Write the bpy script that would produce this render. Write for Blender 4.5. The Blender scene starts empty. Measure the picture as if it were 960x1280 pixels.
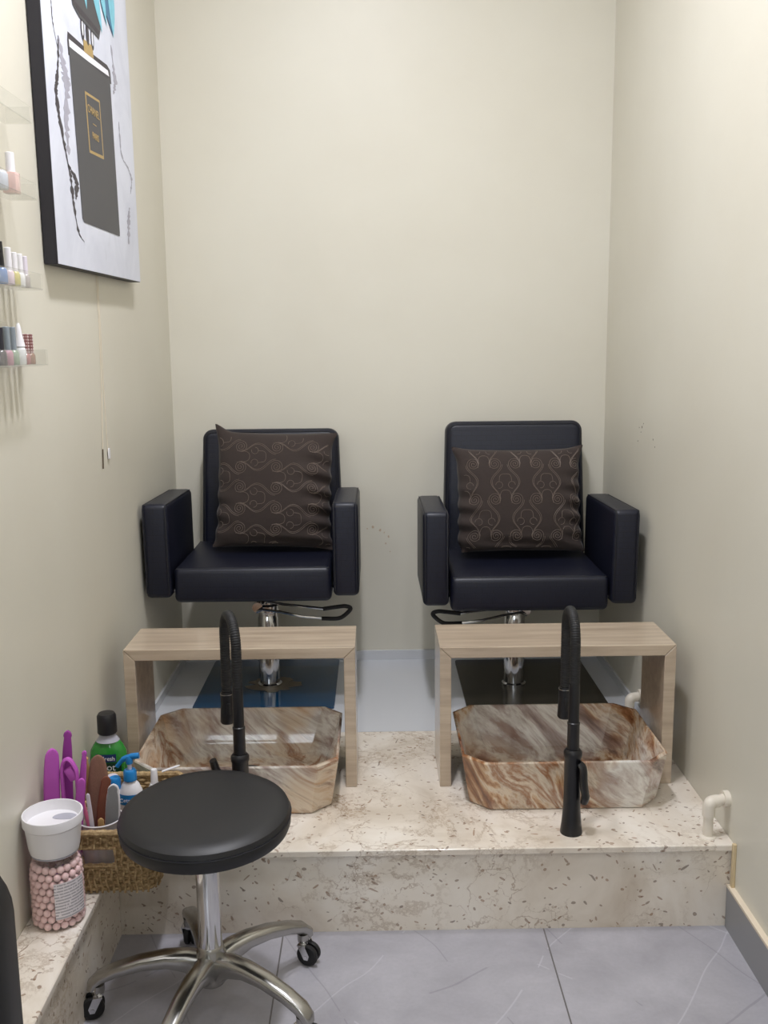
import bpy, bmesh, math, random
from mathutils import Vector, Matrix, Euler
random.seed(7)
C = bpy.context.scene.collection
PI = math.pi
PZ = 0.206          # height of the raised platform
XL, XR, YB, YF = -0.703, 0.8076, 3.40, 2.042   # left wall, right wall, back wall, platform front
CEIL = 3.0

# ------------------------------------------------------------------ materials
class NT:
    def __init__(s, name):
        s.m = bpy.data.materials.new(name); s.m.use_nodes = True
        s.t = s.m.node_tree; s.b = s.t.nodes['Principled BSDF']; s.out = s.t.nodes['Material Output']
    def n(s, typ, ins=None, **kw):
        nd = s.t.nodes.new(typ)
        for k, v in kw.items(): setattr(nd, k, v)
        for k, v in (ins or {}).items(): s.set(nd, k, v)
        return nd
    def set(s, nd, k, v):
        i = nd.inputs[k]
        if isinstance(v, bpy.types.NodeSocket): s.t.links.new(v, i)
        elif isinstance(v, bpy.types.Node): s.t.links.new(v.outputs[0], i)
        else: i.default_value = v
    def math(s, op, a, b=0.0, clamp=False):
        return s.n('ShaderNodeMath', {0: a, 1: b}, operation=op, use_clamp=clamp).outputs[0]
    def coord(s, scale=(1, 1, 1), rot=(0, 0, 0), loc=(0, 0, 0)):
        tc = s.n('ShaderNodeTexCoord')
        return s.n('ShaderNodeMapping', {'Vector': tc.outputs['Object'], 'Scale': scale, 'Rotation': rot, 'Location': loc}).outputs[0]
    def rs(s, vec, rot, scale, loc=(0, 0, 0)):   # rotate first, then stretch
        a = s.n('ShaderNodeMapping', {'Vector': vec, 'Rotation': rot, 'Location': loc}).outputs[0]
        return s.n('ShaderNodeMapping', {'Vector': a, 'Scale': scale}).outputs[0]
    def noise(s, vec, scale, detail=4, rough=.55, dist=0.0):
        return s.n('ShaderNodeTexNoise', {'Vector': vec, 'Scale': scale, 'Detail': detail, 'Roughness': rough, 'Distortion': dist})
    def ramp(s, fac, stops, interp='LINEAR'):
        r = s.n('ShaderNodeValToRGB', {'Fac': fac}); e = r.color_ramp; e.interpolation = interp
        while len(e.elements) < len(stops): e.elements.new(.5)
        for el, (p, c) in zip(e.elements, stops):
            el.position = p; el.color = (*c, 1) if len(c) == 3 else c
        return r.outputs[0]
    def mix(s, fac, a, b, mode='MIX'):
        m = s.n('ShaderNodeMix', data_type='RGBA', blend_type=mode)
        s.set(m, 0, fac)
        for i, v in ((6, a), (7, b)):
            if isinstance(v, tuple): m.inputs[i].default_value = (*v, 1)
            else: s.set(m, i, v)
        return m.outputs[2]
    def bump(s, h, strength=.2, dist=.001):
        b = s.n('ShaderNodeBump', {'Height': h, 'Strength': strength, 'Distance': dist})
        s.set(s.b, 'Normal', b.outputs[0])

def col(r, g, b):   # sRGB 0..255 -> linear
    f = lambda v: (v/255/12.92) if v/255 <= .04045 else ((v/255+.055)/1.055)**2.4
    return (f(r), f(g), f(b))

def plain(name, rgb, rough=.5, metal=0., coat=0., spec=.5, vary=.06, scale=30, bump=0., **kw):
    s = NT(name); c = col(*rgb)
    n = s.noise(s.coord(), scale, 3)
    s.set(s.b, 'Base Color', s.mix(n.outputs[0], tuple(v*(1-vary) for v in c), tuple(min(1, v*(1+vary)) for v in c)))
    s.set(s.b, 'Roughness', rough); s.set(s.b, 'Metallic', metal); s.set(s.b, 'Coat Weight', coat)
    s.set(s.b, 'Specular IOR Level', spec); s.set(s.b, 'Coat Roughness', .05)
    if bump: s.bump(n.outputs[0], bump)
    for k, v in kw.items(): s.set(s.b, k.replace('_', ' '), v)
    return s.m

def wall_mat():
    s = NT('cream_plaster'); v = s.coord()
    n = s.noise(v, 1.7, 5); n2 = s.noise(v, 90, 3)
    s.set(s.b, 'Base Color', s.ramp(n.outputs[0], [(.3, col(215, 210, 195)), (.7, col(221, 217, 203))]))
    s.set(s.b, 'Roughness', .42); s.set(s.b, 'Specular IOR Level', .35); s.bump(n2.outputs[0], .06, .0008); return s.m

def marble_mat():
    s = NT('cream_marble'); v = s.coord()
    base = s.ramp(s.noise(v, 3.2, 6, .6, .8).outputs[0], [(.3, col(200, 186, 168)), (.5, col(226, 216, 202)), (.7, col(240, 234, 225))])
    vn = s.noise(v, 3.4, 10, .74, .25).outputs[0]
    vm = s.ramp(s.noise(v, 2.3, 3).outputs[0], [(.45, (0, 0, 0)), (.62, (1, 1, 1))])
    ve = s.math('SUBTRACT', 1.0, s.math('MULTIPLY', s.math('ABSOLUTE', s.math('SUBTRACT', vn, .5)), 42.0), True)
    c = s.mix(s.math('MULTIPLY', s.math('MULTIPLY', ve, vm), .55), base, col(150, 124, 96))
    cw = s.n('ShaderNodeVectorMath', {0: v, 1: s.n('ShaderNodeVectorMath', {0: s.noise(v, 7, 5, .65).outputs['Color'], 'Scale': .16}, operation='SCALE').outputs[0]}, operation='ADD').outputs[0]
    for csc, cth, cm in ((7.5, .016, .5), (14, .014, .54)):
        ce = s.n('ShaderNodeTexVoronoi', {'Vector': cw, 'Scale': csc}, feature='DISTANCE_TO_EDGE')
        cl_ = s.math('SUBTRACT', 1.0, s.math('DIVIDE', ce.outputs[0], cth), True)
        mk_ = s.ramp(s.noise(v, 5.5, 3).outputs[0], [(cm-.03, (0, 0, 0)), (cm+.1, (1, 1, 1))])
        c = s.mix(s.math('MULTIPLY', s.math('MULTIPLY', cl_, mk_), .62), c, col(142, 112, 84))
    wob = s.n('ShaderNodeVectorMath', {0: s.noise(v, 9, 2).outputs['Color'], 'Scale': .05}, operation='SCALE').outputs[0]
    vw = s.n('ShaderNodeVectorMath', {0: v, 1: wob}, operation='ADD').outputs[0]
    for i, (sc, rot) in enumerate([((11, 105, 80), (.3, .5, .6)), ((105, 12, 80), (.5, -.6, .8)), ((80, 105, 13), (.6, .8, -.4)), ((13, 120, 90), (-.5, -.9, -1.0)), ((50, 80, 75), (.4, .2, .1))]):
        vo = s.n('ShaderNodeTexVoronoi', {'Vector': s.rs(vw, rot, sc, (i*3.1, i, 0)), 'Scale': 1.0, 'Randomness': 1.0})
        m1 = s.math('LESS_THAN', vo.outputs['Distance'], .25)
        sp = s.n('ShaderNodeSeparateColor', {0: vo.outputs['Color']})
        m2 = s.math('LESS_THAN', sp.outputs[0], .10)
        c = s.mix(s.math('MULTIPLY', s.math('MULTIPLY', m1, m2), .62), c, s.mix(sp.outputs[1], col(84, 62, 46), col(150, 110, 76)))
    s.set(s.b, 'Base Color', c); s.set(s.b, 'Roughness', .16); s.set(s.b, 'Coat Weight', .25); s.set(s.b, 'Coat Roughness', .06)
    return s.m

def floor_mat():
    s = NT('grey_floor_tile'); v = s.coord()
    base = s.ramp(s.noise(v, 5, 8, .62, .4).outputs[0], [(.32, col(158, 156, 163)), (.7, col(186, 184, 191))])
    fine = s.noise(v, 120, 4).outputs[0]
    base = s.mix(s.math('MULTIPLY', fine, .3), base, col(130, 129, 132))
    wn_ = s.noise(v, 2.2, 2).outputs[0]; mk = s.noise(v, 3.1, 2)
    for rot, per, tone, th in ((.62, .31, (200, 200, 206), .46), (-.50, .27, (122, 120, 128), .5), (.95, .43, (122, 120, 128), .52), (-.9, .37, (200, 200, 206), .5)):
        q = s.n('ShaderNodeSeparateXYZ', {0: s.rs(v, (0, 0, rot), (1, 1, 1), (rot*3, rot, 0))})
        f = s.math('FRACT', s.math('ADD', s.math('DIVIDE', q.outputs[0], per), s.math('ADD', s.math('MULTIPLY', wn_, .35), 20.0)))
        l = s.math('LESS_THAN', s.math('ABSOLUTE', s.math('SUBTRACT', f, .5)), .0055)
        m_ = s.math('GREATER_THAN', s.noise(s.rs(v, (0, 0, rot), (1.2, 2.4, 1), (rot*9, 2, 0)), 1.6, 3).outputs[0], th)
        base = s.mix(s.math('MULTIPLY', s.math('MULTIPLY', l, m_), .38), base, col(*tone))
    sp = s.n('ShaderNodeSeparateXYZ', {0: v})
    g = None
    for k, off in ((0, .225), (1, .16)):
        f = s.math('FRACT', s.math('DIVIDE', s.math('ADD', sp.outputs[k], off+6.0), .6))
        q = s.math('LESS_THAN', f, .0055)
        g = q if g is None else s.math('MAXIMUM', g, q)
    s.set(s.b, 'Base Color', s.mix(g, base, col(104, 101, 100))); s.set(s.b, 'Roughness', .28)
    s.bump(s.math('SUBTRACT', 1.0, g), .4, .0015); return s.m

def onyx_mat(name, shift, rot, pale=0.0):
    s = NT(name); v = s.coord((1, 1, 1), rot, shift)
    w = s.noise(v, 3.5, 2, .5, .2)
    v2 = s.n('ShaderNodeVectorMath', {0: v, 1: s.n('ShaderNodeVectorMath', {0: w.outputs['Color'], 'Scale': .16}, operation='SCALE').outputs[0]}, operation='ADD').outputs[0]
    v3 = s.rs(v2, (.35, .62, .35), (10, 3.4, 2.4))
    n = s.noise(v3, 1.2, 9, .62, .35)
    p = pale
    c = s.ramp(n.outputs[0], [(.32-p, col(52, 28, 16)), (.40-p, col(104, 62, 36)), (.46-p, col(152, 104, 68)), (.50-p, col(196, 160, 124)), (.54, col(222, 206, 184)), (.60, col(156, 108, 74)), (.66, col(214, 200, 180)), (.80, col(110, 72, 46))])
    g = s.ramp(n.outputs[0], [(.36, col(112, 86, 80)), (.46, col(176, 158, 150)), (.54, col(228, 224, 216)), (.66, col(150, 124, 112))])
    n2 = s.noise(v2, 3.4, 3, .5, .3)
    c = s.mix(s.ramp(n2.outputs[0], [(.50-p, (0, 0, 0)), (.60-p, (1, 1, 1))]), c, g)
    st = s.noise(s.rs(v2, (.4, .7, .3), (42, 10, 6)), 1.3, 6, .65, .3)
    c = s.mix(s.ramp(st.outputs[0], [(.53, (0, 0, 0)), (.72, (.7, .7, .7))]), c, col(104, 62, 36))
    s.set(s.b, 'Base Color', c); s.set(s.b, 'Roughness', .12); s.set(s.b, 'Coat Weight', .8); s.set(s.b, 'Coat Roughness', .02)
    return s.m

def wood_mat():
    s = NT('pale_wood_laminate'); v = s.coord((2.2, 30, 30))
    n = s.noise(v, 1.5, 5, .6, .2)
    s.set(s.b, 'Base Color', s.ramp(n.outputs[0], [(.28, col(168, 150, 130)), (.5, col(186, 168, 147)), (.72, col(202, 186, 164))]))
    s.set(s.b, 'Roughness', .3); s.set(s.b, 'Coat Weight', .6)
    nn = s.noise(s.coord(), 14, 3, .5, 1.0)
    b = s.n('ShaderNodeBump', {'Height': nn.outputs[0], 'Strength': .25, 'Distance': .003}); s.set(s.b, 'Coat Normal', b.outputs[0]); s.set(s.b, 'Coat Roughness', .06)
    return s.m

def leather_mat():
    s = NT('embossed_navy_leather'); tc = s.n('ShaderNodeTexCoord')
    p = s.n('ShaderNodeSeparateXYZ', {0: tc.outputs['Object']}); nn = s.n('ShaderNodeSeparateXYZ', {0: tc.outputs['Normal']})
    row = s.math('FLOOR', s.math('DIVIDE', p.outputs[2], .0165)); rowy = s.math('FLOOR', s.math('DIVIDE', p.outputs[1], .0165))
    off = s.math('MULTIPLY', s.math('ADD', row, rowy), .47)
    g = None
    for k, per, w in ((0, .034, .06), (1, .0165, .11), (2, .0165, .11)):
        a = s.math('DIVIDE', p.outputs[k], per)
        if k == 0: a = s.math('ADD', a, off)
        f = s.math('FRACT', s.math('ADD', a, 50.0))
        q = s.math('MULTIPLY', s.math('LESS_THAN', f, w), s.math('LESS_THAN', s.math('ABSOLUTE', nn.outputs[k]), .6))
        g = q if g is None else s.math('MAXIMUM', g, q)
    n = s.noise(s.coord(), 260, 3)
    h = s.math('SUBTRACT', s.math('MULTIPLY', n.outputs[0], .5), g)
    s.bump(h, .35, .0012)
    s.set(s.b, 'Base Color', s.mix(g, col(18, 21, 37), col(12, 14, 26)))
    s.set(s.b, 'Roughness', .42); s.set(s.b, 'Specular IOR Level', .45); return s.m

def basket_mat():
    s = NT('seagrass'); n = s.noise(s.coord((1, 1, 1)), 130, 4, .7)
    n2 = s.noise(s.coord(), 22, 2)
    c = s.ramp(n.outputs[0], [(.3, col(120, 96, 62)), (.5, col(184, 156, 112)), (.7, col(222, 198, 154))])
    s.set(s.b, 'Base Color', s.mix(s.math('MULTIPLY', n2.outputs[0], .5), c, col(120, 92, 56))); s.set(s.b, 'Roughness', .7); s.bump(n.outputs[0], .5, .001); return s.m

def clear_mat(name, tint=(1, 1, 1), gloss=.12, body=.0):
    s = NT(name); s.t.nodes.remove(s.b)
    fr = s.n('ShaderNodeLayerWeight', {'Blend': .5})
    frp = s.math('MULTIPLY', s.math('POWER', fr.outputs['Facing'], 3.5), .30)
    n = s.noise(s.coord(), 20, 2)
    tr = s.n('ShaderNodeBsdfTransparent', {'Color': (*tint, 1)}); gl = s.n('ShaderNodeBsdfGlossy', {'Roughness': .04})
    df = s.n('ShaderNodeBsdfDiffuse', {'Color': s.mix(n.outputs[0], (.72, .72, .70), (.8, .8, .78))})
    m = s.n('ShaderNodeMixShader', {0: body, 1: tr.outputs[0], 2: df.outputs[0]})
    m2 = s.n('ShaderNodeMixShader', {0: s.math('ADD', frp, gloss*.12, True), 1: m.outputs[0], 2: gl.outputs[0]})
    s.set(s.out, 'Surface', m2.outputs[0]); return s.m

def canvas_mat():
    s = NT('white_canvas_print'); v = s.coord()
    n = s.noise(v, 4.5, 6, .6, 1.2)
    v4 = s.noise(s.coord((1, 5, 1.6)), 2.2, 7, .65, 1.4)
    c = s.ramp(n.outputs[0], [(.35, col(208, 211, 224)), (.6, col(220, 223, 235))])
    c = s.mix(s.ramp(v4.outputs[0], [(.60, (0, 0, 0)), (.78, (.25, .25, .25))]), c, col(160, 162, 172))
    s.set(s.b, 'Base Color', c); s.set(s.b, 'Roughness', .5); return s.m

def emit_mat(name, rgb, st):
    s = NT(name); s.set(s.b, 'Base Color', (*rgb, 1)); s.set(s.b, 'Emission Color', (*rgb, 1)); s.set(s.b, 'Emission Strength', st); return s.m

def label_mat():
    s = NT('printed_paper_label'); v = s.coord()
    sp = s.n('ShaderNodeSeparateXYZ', {0: v})
    f = s.math('FRACT', s.math('DIVIDE', s.math('ADD', sp.outputs[2], 1.0), .0062))
    ln = s.math('LESS_THAN', f, .5)
    n = s.noise(s.coord((1, 1, .3)), 240, 2).outputs[0]
    q = s.math('MULTIPLY', ln, s.math('GREATER_THAN', n, .42))
    s.set(s.b, 'Base Color', s.mix(s.math('MULTIPLY', q, .6), col(236, 230, 234), col(120, 116, 128))); s.set(s.b, 'Roughness', .5); return s.m

def dots_mat():
    s = NT('patterned_cap'); v = s.coord((170, 170, 170))
    vo = s.n('ShaderNodeTexVoronoi', {'Vector': v, 'Scale': 1.0, 'Randomness': 0.0})
    s.set(s.b, 'Base Color', s.mix(s.math('LESS_THAN', vo.outputs[0], .36), col(132, 84, 82), col(220, 200, 200))); s.set(s.b, 'Roughness', .4); return s.m

WALL = wall_mat(); MARBLE = marble_mat(); FLOOR = floor_mat(); WOOD = wood_mat(); LEATHER = leather_mat(); SEAGRASS = basket_mat()
ONYX_A = onyx_mat('brown_onyx_ceramic', (0, 0, 0), (0, 0, 0)); ONYX_B = onyx_mat('cream_brown_onyx_ceramic', (1.35, .4, .2), (.1, .2, -.2), .065)
CHROME = plain('chrome', (214, 214, 216), .09, 1.0, vary=.02); CHROME_SOFT = plain('brushed_aluminium', (176, 174, 170), .26, 1.0, vary=.05)
BLACK = plain('matte_black_metal', (17, 17, 21), .34, vary=.1); RUBBER = plain('black_rubber', (20, 20, 22), .6, vary=.1)
VINYL = plain('black_vinyl', (27, 27, 30), .45, vary=.08, scale=200, bump=.05); SEAM = plain('dark_seam', (18, 19, 28), .6)
WHITE_TILE = plain('white_platform_tile', (206, 208, 212), .12, coat=.3, vary=.02, scale=4)
GREY_BASE = plain('grey_baseboard_tile', (138, 138, 140), .3, vary=.05, scale=8); CAULK = plain('cream_caulk', (226, 212, 190), .6)
CEILW = plain('white_ceiling_paint', (236, 234, 228), .8, vary=.01)
FABRIC = plain('brown_cushion_fabric', (52, 42, 38), .9, vary=.2, scale=160, bump=.3, Sheen_Weight=.08); THREAD = plain('tan_embroidery_thread', (116, 102, 92), .55)
CANVAS = canvas_mat(); CANVAS_EDGE = plain('black_canvas_edge', (28, 26, 34), .5); CANVAS_UNDER = plain('grey_canvas_edge', (84, 84, 92), .5)
ART_BODY = plain('print_charcoal', (70, 70, 74), .5, vary=.03); ART_INK = plain('print_black_ink', (54, 48, 56), .5, vary=.3, scale=60)
ART_GOLD = plain('print_gold', (176, 148, 92), .45, vary=.25, scale=120); ART_TURQ = plain('print_turquoise', (126, 196, 214), .5, vary=.25, scale=40)
ART_BLUE = plain('print_deep_blue', (70, 118, 152), .5, vary=.25, scale=50); ART_WHITE = plain('print_white', (240, 240, 246), .5); ART_GREY = plain('print_grey_wash', (166, 164, 176), .6, vary=.2, scale=50)
ACRYLIC = clear_mat('clear_acrylic', (.985, .985, .975), .25, .05); JARGLASS = clear_mat('clear_plastic_jar', (.99, .98, .985), .45, .05)
PVC = plain('cream_pvc', (226, 218, 204), .35, vary=.03); WHITEP = plain('white_plastic', (236, 234, 238), .3, vary=.01); GREYP = plain('grey_translucent_plastic', (176, 176, 188), .3, vary=.1)
PINKBALL = plain('pink_bath_ball', (250, 216, 214), .5, vary=.03); LABEL = label_mat(); DOTS = dots_mat()
PURPLE = plain('magenta_foam', (190, 88, 188), .55, vary=.05, bump=.05); PURPLE_D = plain('plum_foam', (150, 56, 150), .55)
BROWNPAD = plain('brown_pumice', (132, 96, 80), .85, vary=.25, scale=400, bump=.4); BROWNRED = plain('reddish_brown_wood', (120, 70, 52), .5, vary=.1)
BAMBOO = plain('bamboo', (196, 158, 106), .5, vary=.12, scale=40); PINKP = plain('pink_plastic', (226, 118, 160), .35, vary=.03); LAV = plain('pale_lavender_plastic', (224, 216, 228), .35, vary=.02)
GREYFILE = plain('grey_abrasive', (138, 138, 140), .9, vary=.2, scale=700, bump=.3); BLUEP = plain('blue_plastic', (34, 130, 200), .3, vary=.03); NAVY = plain('navy_label', (26, 52, 104), .4)
CREAMLABEL = plain('pale_blue_label', (96, 140, 196), .4); GREENLIQ = plain('green_soap', (48, 150, 56), .15, coat=.5, vary=.25, scale=30, Transmission_Weight=.25, Emission_Strength=0.0)
DKGREEN = plain('dark_green_label', (16, 58, 36), .4); BLACKCAP = plain('black_plastic', (24, 24, 28), .35)
BLUEFILM = plain('blue_protective_film', (10, 62, 96), .12, metal=.0, coat=.6, vary=.08, scale=6); DARKPLATE = plain('dark_steel_plate', (62, 58, 50), .2, metal=.3, vary=.08, scale=6)
TORN = plain('bare_steel_patch', (122, 112, 96), .4, metal=.4, vary=.2)
PINKCUP = clear_mat('pinkish_clear_plastic', (.95, .88, .93), .2, .38); STAIN = plain('brown_stain', (84, 70, 52), .8, vary=.3, scale=200); PALESTAIN = plain('scuffed_plaster', (196, 176, 150), .8, vary=.1)

# ------------------------------------------------------------------ mesh helpers
def frame_from(d):
    d = d.normalized(); up = Vector((0, 0, 1)) if abs(d.z) < .95 else Vector((0, 1, 0))
    a = d.cross(up).normalized(); return a, a.cross(d).normalized()

class MB:
    def __init__(s): s.bm = bmesh.new(); s.mi = 0
    def _fin(s, before):
        for f in s.bm.faces:
            if f.index == -1 or f.index >= before: pass
        return s
    def face(s, vs):
        try: f = s.bm.faces.new(vs)
        except ValueError: return None
        f.material_index = s.mi; return f
    def box(s, c, d, bev=0., seg=2, rot=None, taper=None):
        t = bmesh.new(); bmesh.ops.create_cube(t, size=1)
        for v in t.verts:
            v.co = Vector((v.co.x*d[0], v.co.y*d[1], v.co.z*d[2]))
            if taper and v.co.z > 0: v.co.x *= taper[0]; v.co.y *= taper[1]
        if bev: bmesh.ops.bevel(t, geom=t.edges[:], offset=bev, segments=seg, profile=.5, affect='EDGES')
        M = Matrix.Translation(Vector(c)) @ (rot.to_matrix().to_4x4() if rot is not None else Matrix.Identity(4))
        return s.merge(t, M)
    def merge(s, t, M=None):
        if M is not None: bmesh.ops.transform(t, matrix=M, verts=t.verts)
        mp = {v: s.bm.verts.new(v.co) for v in t.verts}
        for f in t.faces: s.face([mp[v] for v in f.verts])
        t.free(); return s
    def loft(s, loops, cap0=True, cap1=True, closed=False):
        rs = [[s.bm.verts.new(Vector(p)) for p in L] for L in loops]
        n = len(rs[0]); K = len(rs)
        for i in range(K if closed else K-1):
            A, B = rs[i], rs[(i+1) % K]
            for j in range(n): s.face([A[j], A[(j+1) % n], B[(j+1) % n], B[j]])
        if not closed:
            if cap0: s.face(list(reversed(rs[0])))
            if cap1: s.face(rs[-1])
        return s
    def lathe(s, prof, c=(0, 0, 0), n=32, sx=1, sy=1, M=None, cap0=True, cap1=True):
        loops = []
        for r, z in prof:
            L = [Vector((r*math.cos(2*PI*k/n)*sx, r*math.sin(2*PI*k/n)*sy, z)) for k in range(n)]
            loops.append([(M @ p if M else p)+Vector(c) for p in L])
        return s.loft(loops, cap0, cap1)
    def tube(s, pts, r, n=10, closed=False, flat=1.0):
        pts = [Vector(p) for p in pts]; K = len(pts); R = r if isinstance(r, (list, tuple)) else [r]*K
        loops = []; pa = None
        for i, p in enumerate(pts):
            if closed: d = pts[(i+1) % K]-pts[i-1]
            else: d = pts[min(i+1, K-1)]-pts[max(i-1, 0)]
            d.normalize()
            if pa is None: a, b = frame_from(d)
            else:
                a = (pa-d*pa.dot(d))
                a = a.normalized() if a.length > 1e-6 else frame_from(d)[0]
                b = a.cross(d)
            pa = a
            loops.append([p+(a*math.cos(2*PI*k/n)+b*math.sin(2*PI*k/n)*flat)*R[i] for k in range(n)])
        return s.loft(loops, closed=closed)
    def prism(s, poly, axis, a, b):   # poly: 2D points; axis 'x','y','z' extruded from a to b
        def P(u, v, w): return {'x': (w, u, v), 'y': (u, w, v), 'z': (u, v, w)}[axis]
        return s.loft([[P(u, v, a) for u, v in poly], [P(u, v, b) for u, v in poly]])
    def build(s, name, mat, parent=None, smooth=True, ang=40, bev=None):
        bmesh.ops.recalc_face_normals(s.bm, faces=s.bm.faces[:])
        me = bpy.data.meshes.new(name); s.bm.to_mesh(me); s.bm.free()
        for m in (mat if isinstance(mat, (list, tuple)) else [mat]): me.materials.append(m)
        if smooth:
            me.shade_smooth()
            try: me.set_sharp_from_angle(angle=math.radians(ang))
            except Exception: pass
        o = bpy.data.objects.new(name, me); C.objects.link(o)
        if parent: o.parent = parent
        if bev:
            m = o.modifiers.new('bevel', 'BEVEL'); m.width = bev; m.segments = 2; m.limit_method = 'ANGLE'; m.angle_limit = math.radians(35)
        return o

def empty(name, label, cat, loc, rot=(0, 0, 0), group=None):
    o = bpy.data.objects.new(name, None); C.objects.link(o); o.location = loc; o.rotation_euler = rot; o.empty_display_size = .05
    o['label'] = label; o['category'] = cat
    if group: o['group'] = group
    return o
def tag(o, label, cat, group=None):
    o['label'] = label; o['category'] = cat
    if group: o['group'] = group
    return o
def struct(o): o['kind'] = 'structure'; return o
def copy_tree(o, parent=None):
    c = o.copy(); C.objects.link(c)
    if parent: c.parent = parent
    for ch in list(o.children): copy_tree(ch, c)
    return c
def text_part(name, txt, size, mat, parent, M, extrude=.0003):
    cu = bpy.data.curves.new(name, 'FONT'); cu.body = txt; cu.size = size; cu.extrude = extrude; cu.align_x = 'CENTER'; cu.align_y = 'CENTER'
    tmp = bpy.data.objects.new(name+'_tmp', cu); C.objects.link(tmp)
    dg = bpy.context.evaluated_depsgraph_get(); dg.update()
    me = bpy.data.meshes.new_from_object(tmp.evaluated_get(dg)); bpy.data.objects.remove(tmp); bpy.data.curves.remove(cu)
    me.materials.clear(); me.materials.append(mat); me.transform(M)
    o = bpy.data.objects.new(name, me); C.objects.link(o); o.parent = parent; return o
def bez(p0, p1, p2, p3, n=10):
    out = []
    for i in range(n+1):
        t = i/n; u = 1-t
        out.append(tuple(u**3*a+3*u*u*t*b+3*u*t*t*c+t**3*d for a, b, c, d in zip(p0, p1, p2, p3)))
    return out
def catmull(P, n=8):
    P = [Vector(p) for p in P]; Q = [P[0]*2-P[1]]+P+[P[-1]*2-P[-2]]; out = []
    for i in range(1, len(Q)-2):
        for k in range(n):
            t = k/n; a, b, c, d = Q[i-1:i+3]
            out.append(.5*((2*b)+(c-a)*t+(2*a-5*b+4*c-d)*t*t+(3*b-a-3*c+d)*t**3))
    out.append(P[-1]); return out

# ------------------------------------------------------------------ the room
def shell(name, c, d, mat): return struct(MB().box(c, d).build(name, mat, smooth=False))
fl = shell('floor', (-.7, .4, -.05), (3.4, 6.2, .1), FLOOR)
cl = shell('ceiling', (-.7, .4, CEIL+.05), (3.4, 6.2, .1), CEILW)
wb = shell('wall_back', (.05, YB+.05, CEIL/2), (1.7, .1, CEIL), WALL)
wl = shell('wall_left', (XL-.75, 2.44, CEIL/2), (1.5, 2.02, CEIL), WALL)
wr = shell('wall_right', (XR+.05, .45, CEIL/2), (.1, 6.0, CEIL), WALL)
wf = shell('wall_front', (-.7, -2.6, CEIL/2), (3.2, .1, CEIL), WALL)
PANE = emit_mat('frosted_daylight_pane', (.86, .93, 1.0), 4.0)
wn = struct(MB().box((-.75, -2.545, 1.75), (1.3, .012, 1.1)).build('window_1', PANE, smooth=False))
for c_, d_ in (((-.75, -2.535, 1.17), (1.42, .04, .06)), ((-.75, -2.535, 2.33), (1.42, .04, .06)), ((-1.43, -2.535, 1.75), (.06, .04, 1.22)), ((-.07, -2.535, 1.75), (.06, .04, 1.22)), ((-.75, -2.535, 1.75), (.04, .03, 1.1))):
    MB().box(c_, d_, .004, 1).build('window_frame', CEILW, wn, smooth=False)
shell('wall_side_room', (-2.25, -.6, CEIL/2), (.1, 4.1, CEIL), WALL)

# stains and scuffs on the plaster
def blotch(y, z, r, wall, mat, parent):
    m = MB(); n = 9; L = []
    for k in range(n):
        a = 2*PI*k/n; q = r*.55*random.uniform(.6, 1.2); L.append((q*math.cos(a), q*math.sin(a)*1.3))
    if wall == 'x': m.loft([[(XR-.0006, y+u, z+v) for u, v in L], [(XR+.001, y+u, z+v) for u, v in L]])
    else: m.loft([[(y+u, YB-.0006, z+v) for u, v in L], [(y+u, YB+.001, z+v) for u, v in L]])
    m.build('stain', mat, parent, smooth=False)
for y, z, r in [(2.92, PZ+.876, .006), (2.905, PZ+.888, .003), (2.95, PZ+.872, .003), (2.93, PZ+.86, .003), (2.80, PZ+.85, .004), (2.96, PZ+.83, .003), (2.78, PZ+.83, .003)]: blotch(y, z, r, 'x', STAIN, wr)
for x, z, r in [(-.01, .49, .008), (.015, .478, .008), (.03, .47, .005), (.045, .455, .006), (-.03, .485, .005), (.035, .43, .005), (.05, .40, .004)]: blotch(x, z+PZ, r, 'y', PALESTAIN, wb)

# raised platform, its nosing slab, and the rear white tiles
m = MB().box(((XL+XR)/2, (YF+YB)/2+.001, (PZ-.016)/2), (XR-XL, YB-YF-.002, PZ-.016))
plat = struct(m.build('floor_platform', MARBLE, smooth=False))
MB().box(((XL+XR)/2, (YF-.008+2.722)/2, PZ-.008), (XR-XL, 2.722-YF+.008, .016), .002, 1).build('tread', MARBLE, plat, ang=20)
rt = MB().box(((XL+XR)/2, (2.722+YB)/2, PZ-.008), (XR-XL, YB-2.722, .016)).build('rear_tile', WHITE_TILE, plat, smooth=False)
led = struct(MB().box(((XL-.595)/2, (1.43+YF)/2, (PZ-.016)/2), (-.595-XL, YF-1.43, PZ-.016)).build('floor_ledge', MARBLE, smooth=False))
MB().box(((XL-.587)/2, (1.43+YF-.009)/2, PZ-.008), (-.587-XL, YF-.009-1.43, .016), .002, 1).build('tread', MARBLE, led, ang=20)
struct(MB().box(((XL+XR)/2, YB-.005, PZ+.0175), (XR-XL, .01, .035)).build('baseboard_back', WHITE_TILE, smooth=False))
struct(MB().box((XL+.004, (2.722+YB-.01)/2, PZ+.014), (.008, YB-.01-2.722, .028)).build('baseboard_left', WHITE_TILE, smooth=False))
struct(MB().box((XR-.004, (2.722+YB-.01)/2, PZ+.014), (.008, YB-.01-2.722, .028)).build('baseboard_right', WHITE_TILE, smooth=False))
br = struct(MB().box((XR-.006, (-2.5+YF-.001)/2, .05), (.012, YF-.001+2.5, .10)).build('baseboard_right_front', GREY_BASE, smooth=False))
MB().box((XR-.0065, (-2.5+YF-.001)/2, .103), (.013, YF-.001+2.5, .006)).build('top_strip', CAULK, br, smooth=False)
struct(MB().box((XR-.004, YF-.013, (PZ+.1)/2), (.008, .01, PZ-.09), .001, 1).build('trim_1', plain('yellowed_caulk', (208, 188, 150), .6)))

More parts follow.
